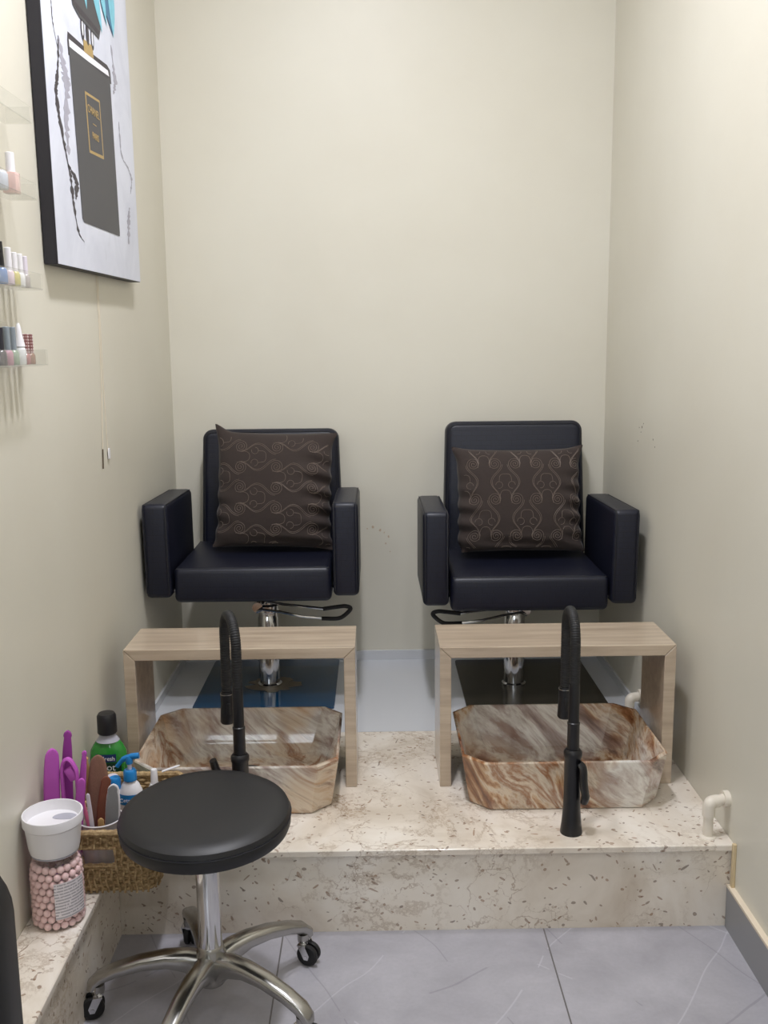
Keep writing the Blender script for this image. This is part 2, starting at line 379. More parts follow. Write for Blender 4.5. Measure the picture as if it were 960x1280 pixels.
# ------------------------------------------------------------------ salon chairs
def slab(m, w, t, h, r, n=5, front_round=.02):
    """upright rounded panel in XZ centred at origin, thickness along Y, soft edges"""
    def outline(ins):
        L = []; rr = max(r-ins, .003)
        for cx, cz, a0 in ((w/2-r, h/2-r, 0), (-w/2+r, h/2-r, 90), (-w/2+r, -h/2+r, 180), (w/2-r, -h/2+r, 270)):
            for k in range(n+1):
                a = math.radians(a0+90*k/n); L.append((cx+rr*math.cos(a), cz+rr*math.sin(a)))
        return L
    f = front_round; loops = []
    for ang in (90, 60, 30, 0):
        ins = f*(1-math.cos(math.radians(ang))); y = -t/2+f*(1-math.sin(math.radians(ang)))
        loops.append([(u, y, v) for u, v in outline(ins)])
    for ang in (0, 30, 60, 90):
        ins = f*(1-math.cos(math.radians(ang))); y = t/2-f*(1-math.sin(math.radians(ang)))
        loops.append([(u, y, v) for u, v in outline(ins)])
    return m.loft(loops)

def make_salon_chair(lab, loc, dz, lever_side, plate_mat, torn, base_c, rotz=0., bdx=0., bdz=0., tilt=0.):
    t = empty('salon_chair', lab, 'chair', loc, (0, 0, rotz), 'salon chairs on the platform')
    bx = base_c[0]
    # seat
    m = MB().box((0, -.06, .42+dz), (.474, .44, .108), .018, 4)
    st = m.build('seat', LEATHER, t, ang=60)
    st.rotation_euler = (math.radians(tilt), 0, 0)
    zt = .474+dz-.004; pth = [(-.229, -.272), (.229, -.272), (.229, .15), (-.229, .15)]
    MB().tube([(x, y, zt) for x, y in pth], .0022, 6, closed=True).build('piping', SEAM, st)
    # back
    m = MB(); slab(m, .462, .085, .43, .035, 6, .022)
    b = m.build('backrest', LEATHER, t, ang=60); b.location = (bdx, .19, .642+dz+bdz); b.rotation_euler = (math.radians(-5), 0, 0)
    for v in b.data.vertices:
        if v.co.z < 0:
            v.co.x *= 1+.05*min(1, -v.co.z/.2)
            if v.co.z < -.1: v.co.z -= max(0, bdz)
    ring = []
    for cx, cz, a0 in ((.194, .178, 0), (-.194, .178, 90)):
        for k in range(7):
            a = math.radians(a0+90*k/6); ring.append((cx+.026*math.cos(a), -.040, cz+.026*math.sin(a)))
    MB().tube([(.230, -.04, -.2)]+ring+[(-.230, -.04, -.2)], .002, 6).build('piping', SEAM, b)
    # arms
    for s in (-1, 1):
        m = MB().box((s*.281, -.10, .528+dz), (.078, .40, .288), .016, 4)
        a = m.build('armrest', LEATHER, t, ang=60)
        for v in a.data.vertices:
            if v.co.y > -.1: v.co.z -= (.010)*(v.co.y+.1)/.2
            if v.co.z < .45+dz: v.co.y += .010
        for q in (-1, 1):
            x = s*.281+q*.033
            MB().tube([(x, -.293, .402+dz), (x, -.303, .655+dz), (x, -.295, .669+dz), (x, .085, .660+dz)], .0018, 6).build('piping', SEAM, a)
        m = MB().box((s*.244, -.235, .40+dz), (.014, .02, .012), .002, 1); m.lathe([(.007, -.004), (.007, .004)], (s*.240, -.25, .40+dz), 10)
        m.build('bracket', CHROME, t)
    # mechanism
    m = MB().box((0, .02, .352+dz), (.17, .20, .024), .004, 2); m.box((0, .02, .335+dz), (.10, .13, .02), .004, 2)
    m.build('mounting_plate', BLACK, t)
    zc = .325+dz
    m = MB().lathe([(.024, .2), (.024, zc)], (bx, 0, 0), 28); m.build('piston', CHROME, t)
    m = MB().lathe([(.040, .008), (.040, .016), (.034, .020), (.034, .245), (.031, .250), (.031, .262), (.036, .265), (.036, .285), (.028, .29)], (bx, 0, 0), 36)
    m.build('pump_cylinder', CHROME, t)
    s = lever_side
    y0 = -.045; zl = .292+dz*.5
    m = MB()
    m.lathe([(.0, -.05), (.017, -.05), (.017, .05), (0, .05)], (bx-s*.028, 0, zl-.004), 16, M=Matrix.Rotation(PI/2, 3, 'X'))
    m.tube([(bx-s*.03, y0-.01, zl-.018), (bx-s*.01, y0-.02, zl-.006), (bx+s*.05, y0-.05, zl-.006), (bx+s*.12, y0-.07, zl-.016), (bx+s*.21, y0-.08, zl-.022)], .0045, 8)
    m.tube([(bx+s*.0, y0, zl+.016), (bx+s*.06, y0-.04, zl+.016), (bx+s*.2, y0-.08, zl+.010)], .0045, 8)
    m.build('foot_lever', CHROME, t)
    P = catmull([(bx+s*.185, y0-.078, zl-.022), (bx+s*.235, y0-.08, zl-.022), (bx+s*.258, y0-.08, zl-.012), (bx+s*.278, y0-.08, zl+.010), (bx+s*.262, y0-.08, zl+.018), (bx+s*.235, y0-.08, zl+.016), (bx+s*.19, y0-.08, zl+.010)], 5)
    MB().tube(P, .0068, 8).build('lever_grip', RUBBER, t)
    # base plate
    pc = Vector((bx+base_c[1], base_c[2], 0))
    L = []
    for cx, cy, a0 in ((.21, .225, 0), (-.21, .225, 90), (-.21, -.225, 180), (.21, -.225, 270)):
        for k in range(4):
            a = math.radians(a0+30*k); L.append((pc.x+cx+.014*math.cos(a), pc.y+cy+.014*math.sin(a)))
    pl = MB().prism(L, 'z', .0, .008).build('base_plate', plate_mat, t, ang=30)
    if torn:
        n = 26; L = [(bx+.01+(.085+.018*math.sin(k*2.3)+.012*math.sin(k*5.1+1))*math.cos(2*PI*k/n)*(1.0), (.07+.010*math.sin(k*1.7))*math.sin(2*PI*k/n)) for k in range(n)]
        MB().prism(L, 'z', .0075, .0092).build('torn_film_patch', TORN, pl, smooth=False)['label'] = 'bare beige patch where the blue film is torn away'
    return t

make_salon_chair('dark navy leather salon chair on the left, its base plate covered in blue film', (-.372, 3.12, PZ), 0.0, 1, BLUEFILM, True, (.011, .0, .025), bdx=.018, bdz=-.006)
make_salon_chair('dark navy leather salon chair on the right, standing on a bare dark base plate', (.459, 3.095, PZ), -.028, -1, DARKPLATE, False, (-.004, .048, .02), bdx=.012, bdz=.042, tilt=.6)

# ------------------------------------------------------------------ cushions
def spiral(cx, cy, s, r0=.0025, r1=.019, turns=2.1, a_end=-PI/2, n=36):
    out = []
    for k in range(n+1):
        t = k/n; a = a_end-(1-t)*turns*2*PI; r = r0+(r1-r0)*t
        out.append((cx+s*r*math.cos(a), cy+r*math.sin(a)))
    return out
def motif_lines(W, H, px=.132, py=.116):
    lines = []; row = 0; y = -H/2-py*.3
    while y < H/2+py:
        row += 1; x = -W/2-px+(px/2 if row % 2 else 0)+.02
        while x < W/2+px:
            for s in (-1, 1):
                sp = spiral(x+s*.0325, y, s, r0=.002, r1=.0205, turns=2.6, a_end=-PI*1.0, n=48)
                p = sp[-1]
                tail = bez(p, (p[0], y-.026), (x+s*.048, y-.035), (x+s*.046, y-.062), 10)+bez((x+s*.046, y-.062), (x+s*.044, y-.082), (x+s*.022, y-.088), (x+s*.020, y-.112), 8)[1:]
                lines.append(sp+tail[1:])
                t2 = [(q[0]-s*.0042, q[1]-.002) for q in tail]; lines.append(t2)
                lines.append([(x+s*(.020+.011*math.cos(a)), y-.070+.011*math.sin(a)) for a in [k*.45 for k in range(12)]])
                lines.append(bez((x+s*.0, y-.034), (x+s*.022, y-.032), (x+s*.018, y-.048), (x+s*.020, y-.058), 8))
                lines.append(bez((x+s*.066, y+.030), (x+s*.050, y+.030), (x+s*.047, y+.018), (x+s*.047, y-.012), 10))
            x += px
        y += py
    return lines
def make_cushion(lab, W, H, T, loc, rot, rot_pattern, wrinkle, ears):
    nu = nv = 56
    def surf(u, v, side=-1):
        e = .040
        pu = (1-abs(u)**2.6); pv = (1-abs(v)**2.6)
        th = T/2*(max(pu, 0)**.55)*(max(pv, 0)**.55)
        pin = 1-.03*(1-abs(v)**2)*abs(u)**3
        pin2 = 1-.03*(1-abs(u)**2)*abs(v)**3
        x = u*W/2*pin; z = v*H/2*pin2
        wr_ = 0
        for (cu, cv, du, dv, fr, am) in wrinkle:
            w = math.exp(-((u-cu)/du)**2-((v-cv)/dv)**2)
            wr_ += am*w*math.sin(fr*v+u*2.2)
            x -= .004*w*math.sin(fr*v)*(1 if u > 0 else -1)
        th = th+wr_*(1 if th > .004 else .3)
        for (cu, cv, dx, dz) in ears:
            w = math.exp(-((u-cu)**2+(v-cv)**2)/.02); x += dx*w; z += dz*w
        return Vector((x, side*th, z))
    m = MB(); bm = m.bm
    F = [[bm.verts.new(surf(-1+2*i/nu, -1+2*j/nv, -1)) for i in range(nu+1)] for j in range(nv+1)]
    B = [[F[j][i] if i in (0, nu) or j in (0, nv) else bm.verts.new(surf(-1+2*i/nu, -1+2*j/nv, 1)) for i in range(nu+1)] for j in range(nv+1)]
    for j in range(nv):
        for i in range(nu):
            m.face([F[j][i], F[j][i+1], F[j+1][i+1], F[j+1][i]]); m.face([B[j][i], B[j+1][i], B[j+1][i+1], B[j][i+1]])
    m.mi = 1
    for L in motif_lines(max(W, H), max(W, H)):
        seg = []
        for (x, y) in L:
            if rot_pattern: x, y = y, -x
            u, v = x/(W/2), y/(H/2)
            if abs(u) < .955 and abs(v) < .955:
                p = surf(u, v, -1); p.y -= .0005; seg.append(p)
            else:
                if len(seg) > 3: m.tube(seg, .00072, 4)
                seg = []
        if len(seg) > 3: m.tube(seg, .00072, 4)
    o = m.build('cushion', [FABRIC, THREAD], ang=80); o.location = loc; o.rotation_euler = rot
    tag(o, lab, 'cushion', 'brown embroidered cushions'); return o
make_cushion('brown embroidered cushion standing tall against the left chair back, right side gathered in wrinkles', .372, .375, .12,
             (-.325, 3.10, PZ+.672), (math.radians(-13), math.radians(1.5), 0), True,
             [(.88, -.3, .30, .8, 23, .011), (.75, .45, .25, .4, 19, .008), (-.92, -.5, .2, .6, 19, .005), (.3, -.9, .6, .15, 30, .004)], [(-1, 1, -.010, .024), (1, 1, .012, .0), (-1, -1, -.01, 0), (1, -1, .008, -.004)])
make_cushion('brown embroidered cushion leaning low on the right chair seat, wider than tall', .402, .335, .12,
             (.462, 3.085, PZ+.632), (math.radians(-15), 0, 0), False,
             [(.9, -.2, .22, .8, 21, .008), (-.9, -.4, .22, .7, 19, .008), (0, -.9, .8, .2, 24, .005)], [(-1, 1, -.014, .008), (1, 1, .012, .01), (-1, -1, .012, 0), (1, -1, .006, 0)])

# ------------------------------------------------------------------ side tables
def side_table(lab, x0, x1, y0, y1, h):
    t = empty('side_table', lab, 'table', ((x0+x1)/2, (y0+y1)/2, PZ), (0, 0, 0), 'side tables over the basins')
    w = (x1-x0)/2; d = (y1-y0)/2; k = .029; g = .0006
    MB().prism([(-w, h), (w, h), (w-k, h-k), (-w+k, h-k)], 'y', -d, d).build('tabletop', WOOD, t, smooth=False, bev=.0018)
    for s in (-1, 1):
        p = [(s*w, h-g*1.5), (s*(w-k), h-k-g), (s*(w-k), 0), (s*w, 0)]
        o = MB().prism(p, 'y', -d, d).build('side_panel', WOOD, t, smooth=False, bev=.0018)
    # clear tape wrinkles along the front top edge
    return t
side_table('pale wood side table standing over the left basin, behind the stool', -.641, -.056, 2.355, 2.548, .376)
side_table('pale wood side table standing over the right basin, by the right wall', .158, .757, 2.350, 2.556, .374)

# ------------------------------------------------------------------ basins
def octa(x0, x1, y0, y1, c, z, r=0):
    return [(x0+c, y0, z), (x1-c, y0, z), (x1, y0+c, z), (x1, y1-c, z), (x1-c, y1, z), (x0+c, y1, z), (x0, y1-c, z), (x0, y0+c, z)]
def basin(lab, x0, x1, y0, y1, h, mat, sh):
    cx, cy = (x0+x1)/2, (y0+y1)/2; w, d = (x1-x0)/2, (y1-y0)/2
    t = empty('basin', lab, 'basin', (cx, cy, PZ), (0, 0, 0), 'stone look basins')
    c = .050
    def O(ins, z, cc=c): return octa(-w+ins, w-ins, -d+ins, d-ins, cc, z)
    m = MB()
    m.loft([O(.026, 0, .045), O(.022, .003, .046), O(.018, .02, .048), O(.0005, h-.003), O(.002, h), O(.007, h), O(.009, h-.003), O(.034, .045, .05), O(.044, .026, .05), O(.064, .018, .05), O(.10, .016, .045)])
    m.build('bowl', mat, t, ang=24)
    d_ = MB().lathe([(.0, .0165), (.034, .0165), (.036, .020), (.030, .023), (.012, .0235), (0, .0245)], (.005+sh, .03, 0), 28)
    d_.build('drain_cap', BLACK, t)
    return t
basin('stone look basin on the left with a pale grey cream inside, partly behind the stool', -.598, -.097, 2.190, 2.588, .132, ONYX_B, 0)
basin('stone look basin on the right, brown streaked all over, fully in view', .205, .712, 2.195, 2.585, .132, ONYX_A, -.03)

# ------------------------------------------------------------------ faucets
def faucet(lab, loc, d, lever):
    t = empty('faucet', lab, 'faucet', loc, (0, 0, 0), 'black pull-out faucets')
    d = Vector((d[0], d[1], 0)); L = d.length; u = d/L
    MB().lathe([(.0255, 0), (.0255, .004), (.0225, .03), (.0202, .06), (.0192, .10), (.0192, .186), (.0212, .190), (.0212, .200), (.0165, .206)], n=32).build('body', BLACK, t)
    MB().lathe([(.0140, .204), (.0138, .264), (.0146, .266), (.0146, .270), (.0125, .272), (.0122, .36), (.0118, .362)], n=28).build('neck', BLACK, t)
    R = L/2; zc = .53-R-.014
    path = [Vector((0, 0, .27+(zc-.27)*k/30)) for k in range(31)]
    path += [u*(R-R*math.cos(PI*k/28))+Vector((0, 0, zc+R*math.sin(PI*k/28))) for k in range(1, 29)]
    path += [u*(L)+Vector((0, 0, zc-(zc-.312)*k/24)) for k in range(1, 25)]
    # resample finely and rib it
    pts = []; acc = 0
    for a, b in zip(path, path[1:]):
        n = max(1, int((b-a).length/.0016))
        for k in range(n): pts.append(a+(b-a)*k/n)
    pts.append(path[-1])
    MB().tube(pts, [.0121 if i % 3 else .0111 for i in range(len(pts))], 14).build('hose', RUBBER, t)
    M = Matrix.Rotation(math.radians(3), 3, 'X')
    m = MB().lathe([(.0135, .078), (.0152, .072), (.0150, .05), (.0165, .02), (.0175, .004), (.015, 0)], (u.x*L, u.y*L, .236), 24)
    hd = m.build('spray_head', BLACK, t)
    MB().lathe([(.0158, 0), (.0158, .0015)], (u.x*L, u.y*L, .236+.0725), 24).build('joint_ring', CHROME_SOFT, hd)
    bx = MB().box(u*(L)-Vector((u.x*.016, u.y*.016, 0))+Vector((0, 0, .275)), (.008, .008, .03), .002, 2).build('spray_button', RUBBER, hd)
    # lever paddle
    P = [Vector(p) for p in lever]
    m = MB(); pp = catmull(P, 6); n = len(pp)
    m.tube(pp, [.010+.003*math.sin(PI*i/(n-1))+(.002 if i > n*.7 else 0) for i in range(n)], 12, flat=.7)
    m.build('lever', BLACK, t)
    return t
faucet('tall matte black faucet with ribbed hose before the left basin, base hidden by the stool', (-.318, 2.104, PZ), (-.043, .112), [(-.012, -.004, .135), (-.034, -.008, .146), (-.052, -.012, .170), (-.060, -.014, .196)])
faucet('tall matte black faucet with ribbed hose before the right basin, base in view', (.448, 2.104, PZ), (.002, .116), [(.012, -.016, .178), (.020, -.020, .165), (.022, -.022, .13), (.026, -.023, .10), (.024, -.021, .084)])

# ------------------------------------------------------------------ rolling stool
def rolling_stool(lab, loc, ztop, rz):
    t = empty('rolling_stool', lab, 'stool', loc, (0, 0, 0))
    r = .1665; h = .051
    prof = [(.0, ztop-h), (r-.012, ztop-h), (r-.003, ztop-h+.004), (r, ztop-h+.012), (r, ztop-.024), (r-.0022, ztop-.0205), (r+.0005, ztop-.018), (r-.003, ztop-.009), (r-.012, ztop-.003), (r-.028, ztop), (r-.06, ztop+.002), (.05, ztop+.004), (0, ztop+.004)]
    pass
    s = MB().lathe(prof, n=64).build('seat', VINYL, t, ang=35); s.rotation_euler = (math.radians(2.5), 0, 0); s.location = (.002, .014, .004)
    MB().tube([((r+.0006)*math.cos(2*PI*k/48), (r+.0006)*math.sin(2*PI*k/48), ztop-.0205) for k in range(48)], .0016, 6, closed=True).build('piping', SEAM, s)
    zb = ztop-h
    MB().lathe([(.05, zb-.003), (.05, zb), (.03, zb+.001)], n=28).build('mounting_plate', BLACK, t)
    MB().lathe([(.022, zb-.026), (.024, zb-.02), (.024, zb-.002)], n=28).build('collar', BLACK, t)
    MB().lathe([(.0235, .135), (.0235, zb-.028), (.021, zb-.022), (.015, zb-.02)], n=36).build('column', CHROME, t)
    MB().tube([(-.02, -.005, zb-.03), (-.035, -.01, zb-.012), (-.05, -.01, zb-.004)], .003, 8).build('height_lever', CHROME, t)
    hub = MB().lathe([(.018, .055), (.027, .062), (.030, .075), (.033, .10), (.031, .125), (.0265, .135), (.0265, .142), (.024, .145)], n=36).build('hub', CHROME_SOFT, t)
    for k in range(5):
        a = math.radians(rz+72*k); c, sn = math.cos(a), math.sin(a)
        leg = empty_child = None
        st = [(.020, .098, .022, .030), (.05, .112, .021, .021), (.09, .117, .0195, .016), (.14, .112, .018, .0135), (.19, .099, .0165, .012), (.222, .086, .016, .012), (.236, .074, .0145, .012), (.240, .060, .012, .010)]
        loops = []
        for i, (q, z, hw, hh) in enumerate(st):
            if i < len(st)-1: dq, dz = st[i+1][0]-q, st[i+1][1]-z
            l = math.hypot(dq, dz); nq, nz = -dz/l, dq/l
            L = []
            for j in range(14):
                b = 2*PI*j/14; e = .6
                w_ = hw*math.copysign(abs(math.cos(b))**e, math.cos(b)); v_ = hh*math.copysign(abs(math.sin(b))**e, math.sin(b))
                L.append(((q+nq*v_)*c-w_*sn, (q+nq*v_)*sn+w_*c, z+nz*v_))
            loops.append(L)
        m = MB().loft(loops)
        m.lathe([(.0125, .052), (.0135, .056), (.0135, .07)], (.228*c, .228*sn, 0), 18)
        lg = m.build('leg', CHROME_SOFT, t, ang=50)
        # caster
        ca = a+math.radians(-60+35*k)
        u = Vector((math.cos(ca), math.sin(ca), 0)); w = Vector((-u.y, u.x, 0)); p = Vector((.228*c, .228*sn, 0)); q = p+u*.012
        M3 = Matrix(((u.x, 0, w.x), (u.y, 0, w.y), (0, 1, 0)))
        cs = MB()
        for sgn in (-1, 1):
            cs.loft([[q+w*(sgn*o)+u*(rr*math.cos(2*PI*j/24))+Vector((0, 0, .024+rr*math.sin(2*PI*j/24))) for j in range(24)] for rr, o in ((.010, .003), (.022, .003), (.0238, .006), (.0238, .011), (.021, .0135), (.010, .0135))])
        cas = cs.build('caster', RUBBER, t)
        f = MB(); f.lathe([(.0115, .046), (.0125, .050), (.0115, .0555)], (p.x, p.y, 0), 16)
        for sgn in (-1, 1):
            o0 = w*(sgn*.0165); 
            f.loft([[p+o0+u*dx+Vector((0, 0, z)) for dx, z in ((-.008, .05), (.010, .05), (.020, .028), (.017, .018), (.008, .018), (.002, .03))], [p+o0*1.13+u*dx+Vector((0, 0, z)) for dx, z in ((-.008, .05), (.010, .05), (.020, .028), (.017, .018), (.008, .018), (.002, .03))]])
        f.loft([[p+w*(.0187*s1)+u*dx+Vector((0, 0, z)) for s1, dx in ((-1, -.008), (1, -.008), (1, .010), (-1, .010))] for z in (.047, .0495)])
        f.loft([[q+w*o+u*(.004*math.cos(2*PI*j/10))+Vector((0, 0, .024+.004*math.sin(2*PI*j/10))) for j in range(10)] for o in (-.0195, .0195)])
        f.build('fork', CHROME, cas, ang=30)
    return t
rolling_stool('round black rolling stool with chrome star base in front of the platform', (-.343, 1.787, 0), PZ+.235, 40)

# ------------------------------------------------------------------ jar with pink balls
JX, JY = -.642, 1.786
t = empty('bath_ball_jar', 'clear plastic jar with a white cup lid holding pink balls on the marble ledge', 'jar', (JX, JY, PZ))
prof = [(.0, .0008), (.044, .0008), (.0505, .006), (.0525, .014), (.0530, .03), (.0525, .11), (.0505, .128), (.0455, .140), (.0430, .146), (.0430, .158)]
MB().lathe(prof, n=48, cap0=False, cap1=False).build('jar_body', JARGLASS, t)
MB().tube([(.0445*math.cos(2*PI*k/40), .0445*math.sin(2*PI*k/40), .149) for k in range(40)], .0018, 6, closed=True).build('neck_ring', GREYP, t)
lid = MB().lathe([(.040, .152), (.047, .152), (.0485, .158), (.0500, .168), (.0540, .205), (.0555, .207), (.0575, .209), (.0580, .225), (.0572, .228), (.0548, .228), (.0540, .224), (.0515, .212), (.0500, .208), (.0, .208)], n=56, cap0=False).build('lid', WHITEP, t, ang=30)
def crescent(a0, a1, r0, r1, n=14):
    L = [(r1*math.cos(math.radians(a0+(a1-a0)*k/n)), r1*math.sin(math.radians(a0+(a1-a0)*k/n))) for k in range(n+1)]
    L += [(r0*math.cos(math.radians(a1-(a1-a0)*k/n)), r0*math.sin(math.radians(a1-(a1-a0)*k/n))) for k in range(n+1)]
    return L
MB().prism([(.018+.024*math.cos(2*PI*k/24), .016+.018*math.sin(2*PI*k/24)*(1 if k < 12 else .5)) for k in range(24)], 'z', .2082, .2088).build('opening', GREYP, lid, smooth=False)
MB().prism([(-.020+.010*math.cos(2*PI*k/20), -.026+.008*math.sin(2*PI*k/20)) for k in range(20)], 'z', .2082, .2088).build('opening', GREYP, lid, smooth=False)
# wrap label
m = MB(); n = 14; a0, a1 = -78, -8
rows = []
for z in (.028, .055, .08, .103):
    rows.append([m.bm.verts.new((.0537*math.cos(math.radians(a0+(a1-a0)*k/n)), .0537*math.sin(math.radians(a0+(a1-a0)*k/n)), z)) for k in range(n+1)])
for A, B in zip(rows, rows[1:]):
    for k in range(n): m.face([A[k], A[k+1], B[k+1], B[k]])
m.build('printed_label', LABEL, t)
ico = bmesh.new(); bmesh.ops.create_icosphere(ico, subdivisions=2, radius=.0076)
bme = bpy.data.meshes.new('bath_ball'); ico.to_mesh(bme); ico.free(); bme.materials.append(PINKBALL); bme.shade_smooth()
k = 0
for row in range(9):
    nr = 18; zz = .0095+row*.0144
    for j in range(nr):
        a = 2*PI*(j+(.5 if row % 2 else 0))/nr
        rr = .0442 if row < 8 else .0405
        o = bpy.data.objects.new('bath_ball', bme); C.objects.link(o)
        o.location = (JX+rr*math.cos(a)+random.uniform(-.0006, .0006), JY+rr*math.sin(a)+random.uniform(-.0006, .0006), PZ+zz+random.uniform(-.0008, .0008))
        o.rotation_euler = (random.random()*3, random.random()*3, 0)
        tag(o, 'small pink ball among the others filling the clear jar', 'bath ball', 'pink balls in the jar'); k += 1

# ------------------------------------------------------------------ woven basket and its contents
BX0, BX1, BY0, BY1, BH = -.672, -.452, 1.862, 2.155, .142      # rim
def basket():
    cx, cy = (BX0+BX1)/2, (BY0+BY1)/2
    t = empty('woven_basket', 'woven seagrass basket on the ledge corner, filled with foot care tools', 'basket', (cx, cy, PZ))
    w, d = (BX1-BX0)/2-.006, (BY1-BY0)/2-.006
    def per(z, n=210, ph=0, amp=.0018, zo=0):
        f = .84+.16*(z/BH); W, D = w*f, d*(.93+.07*z/BH); r = .022; P = []
        # rounded rectangle by arc length
        segs = [(-W+r, -D, W-r, -D), ('a', W-r, -D+r, -90), (W, -D+r, W, D-r), ('a', W-r, D-r, 0), (W-r, D, -W+r, D), ('a', -W+r, D-r, 90), (-W, D-r, -W, -D+r), ('a', -W+r, -D+r, 180)]
        lens = [math.hypot(s[2]-s[0], s[3]-s[1]) if s[0] != 'a' else PI*r/2 for s in segs]; T = sum(lens)
        for i in range(n):
            q = T*i/n
            for s, l in zip(segs, lens):
                if q <= l: break
                q -= l
            if s[0] == 'a':
                a = math.radians(s[3]+90*q/l); x, y = s[1]+r*math.cos(a), s[2]+r*math.sin(a); nx, ny = math.cos(a), math.sin(a)
            else:
                x, y = s[0]+(s[2]-s[0])*q/l, s[1]+(s[3]-s[1])*q/l; dx, dy = (s[2]-s[0])/l, (s[3]-s[1])/l; nx, ny = dy, -dx
            o = amp*math.sin(2*PI*i/6+ph)
            P.append(Vector((x+nx*o, y+ny*o, z+zo)))
        return P
    m = MB(); rows = 17; dz = (BH-.012)/rows
    hz0, hz1 = .066, .102; hx0, hx1 = -.075, .012
    for k in range(rows):
        z = .006+dz*(k+.5)
        P = per(z, ph=PI*(k % 2)); R = [.0046 if i % 3 else .0037 for i in range(len(P))]
        if hz0 < z < hz1:
            keep = [i for i, p in enumerate(P) if not (p.y < -d*.85 and hx0 < p.x < hx1)]
            # longest run around the ring, starting after the hole
            st = next(i for i in range(len(P)) if (i in keep) and ((i-1) % len(P) not in keep))
            seq = [(st+j) % len(P) for j in range(len(keep))]
            m.tube([P[i] for i in seq], [R[i] for i in seq], 6)
        else: m.tube(P, R, 6, closed=True)
    # upright twisted stakes on the outside
    for i in range(0, 210, 3):
        pp = []
        for z in [BH*.02+BH*.9*j/16 for j in range(17)]:
            q = per(z, amp=0)[i]; n_ = per(z, amp=1)[i]-q
            pp.append((q, z, i))
        if any(p[0].y < -d*.85 and hx0 < p[0].x < hx1 for p in pp): zs = [(0, .9*BH*(hz0/BH)), (hz1, BH*.94)]
        else: zs = [(0, BH*.94)]
        for za, zb in zs:
            seg = []
            for j, (q, z, _) in enumerate(pp):
                if za <= z <= zb:
                    L = math.hypot(q.x, q.y); o = .0052+.0026*math.sin(j*PI/2+i*1.05)
                    nx = q.x/abs(w) if abs(q.x) > w*.8 else 0; ny = q.y/abs(d) if abs(q.y) > d*.88 else 0
                    seg.append(q+Vector((nx*o, ny*o, 0))+Vector((.0016*math.sin(j*1.3), .0016*math.sin(j*1.3+i), 0)))
            if len(seg) > 2: m.tube(seg, .0027, 6)
    m.build('woven_wall', SEAGRASS, t, ang=60)
    MB().tube(per(BH-.004, amp=.001), [.0075 if i % 3 else .0064 for i in range(210)], 8, closed=True).build('rim', SEAGRASS, t)
    fr = [(hx0-.004, hz0-.002), (hx1+.004, hz0-.002), (hx1+.004, hz1+.004), (hx0-.004, hz1+.004)]
    MB().tube([(x, -d*(.93+.07*z/BH)-.003, z) for x, z in fr], .0046, 8, closed=True).build('handle_hole_edge', SEAGRASS, t)
    P = per(.004, n=60, amp=0); MB().loft([[(p.x*.97, p.y*.97, .001) for p in P], [(p.x*.97, p.y*.97, .006) for p in P]]).build('bottom', SEAGRASS, t)
    return t
basket()
BZ = PZ+.008     # inside bottom of the basket
def T_(o, lab, cat, group=None): return tag(o, lab, cat, group)
# translucent cup holding the files, also seen through the handle hole
t = empty('tool_cup', 'translucent pinkish plastic cup holding the foot files at the front of the basket', 'cup', (-.592, 1.927, BZ))
MB().lathe([(.0, 0), (.034, 0), (.036, .02), (.0465, .136), (.0450, .136), (.0345, .02), (.032, .002), (0, .002)], n=40).build('cup_body', PINKCUP, t)
MB().tube([(.046*math.cos(2*PI*k/40), .046*math.sin(2*PI*k/40), .136) for k in range(40)], .0015, 6, closed=True).build('cup_rim', WHITEP, t)

def strip(name, mat, pts, widths, th, lab, cat, group=None, facing=(0.25, -1, .1), blunt=True):
    """flat paddle: swept along pts with half-widths, thickness th, broad side facing the given direction"""
    P = [Vector(p) for p in pts]; fc = Vector(facing).normalized(); m = MB(); loops = []
    K = 30; L0 = sum((b-a).length for a, b in zip(P, P[1:])); NP = []; NW = []; tipw = max(widths[-3:])
    for k in range(K+1):
        u_ = math.sin(PI/2*k/K); q = u_*(len(P)-1); i = min(int(q), len(P)-2); f = q-i
        w0 = widths[i]+(widths[i+1]-widths[i])*f; rem = (1-u_)*L0
        hw = max(widths)
        if rem < tipw: w0 = max(w0, tipw*.8)*math.sqrt(max(.02, 1-(1-rem/tipw)**2)) if blunt else w0
        NP.append(P[i]+(P[i+1]-P[i])*f); NW.append(w0)
    P, widths = NP, NW
    for i, p in enumerate(P):
        d = (P[min(i+1, len(P)-1)]-P[max(i-1, 0)]).normalized(); s = d.cross(fc).normalized(); f = s.cross(d).normalized()
        hw = widths[i]; L = []
        for k in range(12):
            a = 2*PI*k/12; L.append(p+s*hw*math.copysign(abs(math.cos(a))**.6, math.cos(a))+f*th/2*math.copysign(abs(math.sin(a))**.6, math.sin(a)))
        loops.append(L)
    m.loft(loops); o = m.build(name, mat, ang=60); T_(o, lab, cat, group); return o
def P3(a, b, n, bow=(0, 0, 0)):
    a, b, w = Vector(a), Vector(b), Vector(bow)
    return [a+(b-a)*k/(n-1)+w*math.sin(PI*k/(n-1)) for k in range(n)]
Z = PZ
def wid(base, prof): return [base*q for q in prof]
round_end = (.55, .85, 1, 1, 1, 1, .85, .5)
cb = Z+.102
def down(a, b, z1=None):   # start the tool at the bottom of the cup
    a, b = Vector(a), Vector(b); z1 = Z+.013 if z1 is None else z1; q = (z1-a.z)/(b.z-a.z); return tuple(a+(b-a)*q), tuple(b)
strip('foot_file', BROWNPAD, P3(*down((-.600, 1.945, cb), (-.600, 1.962, Z+.268)), 12), wid(.0215, (.45, .5, .6, .75, .9, 1, 1.0, 1.0, 1.0, .95, .82, .45)), .007, 'large oval brown foot file, tallest tool in the basket cup', 'foot file')
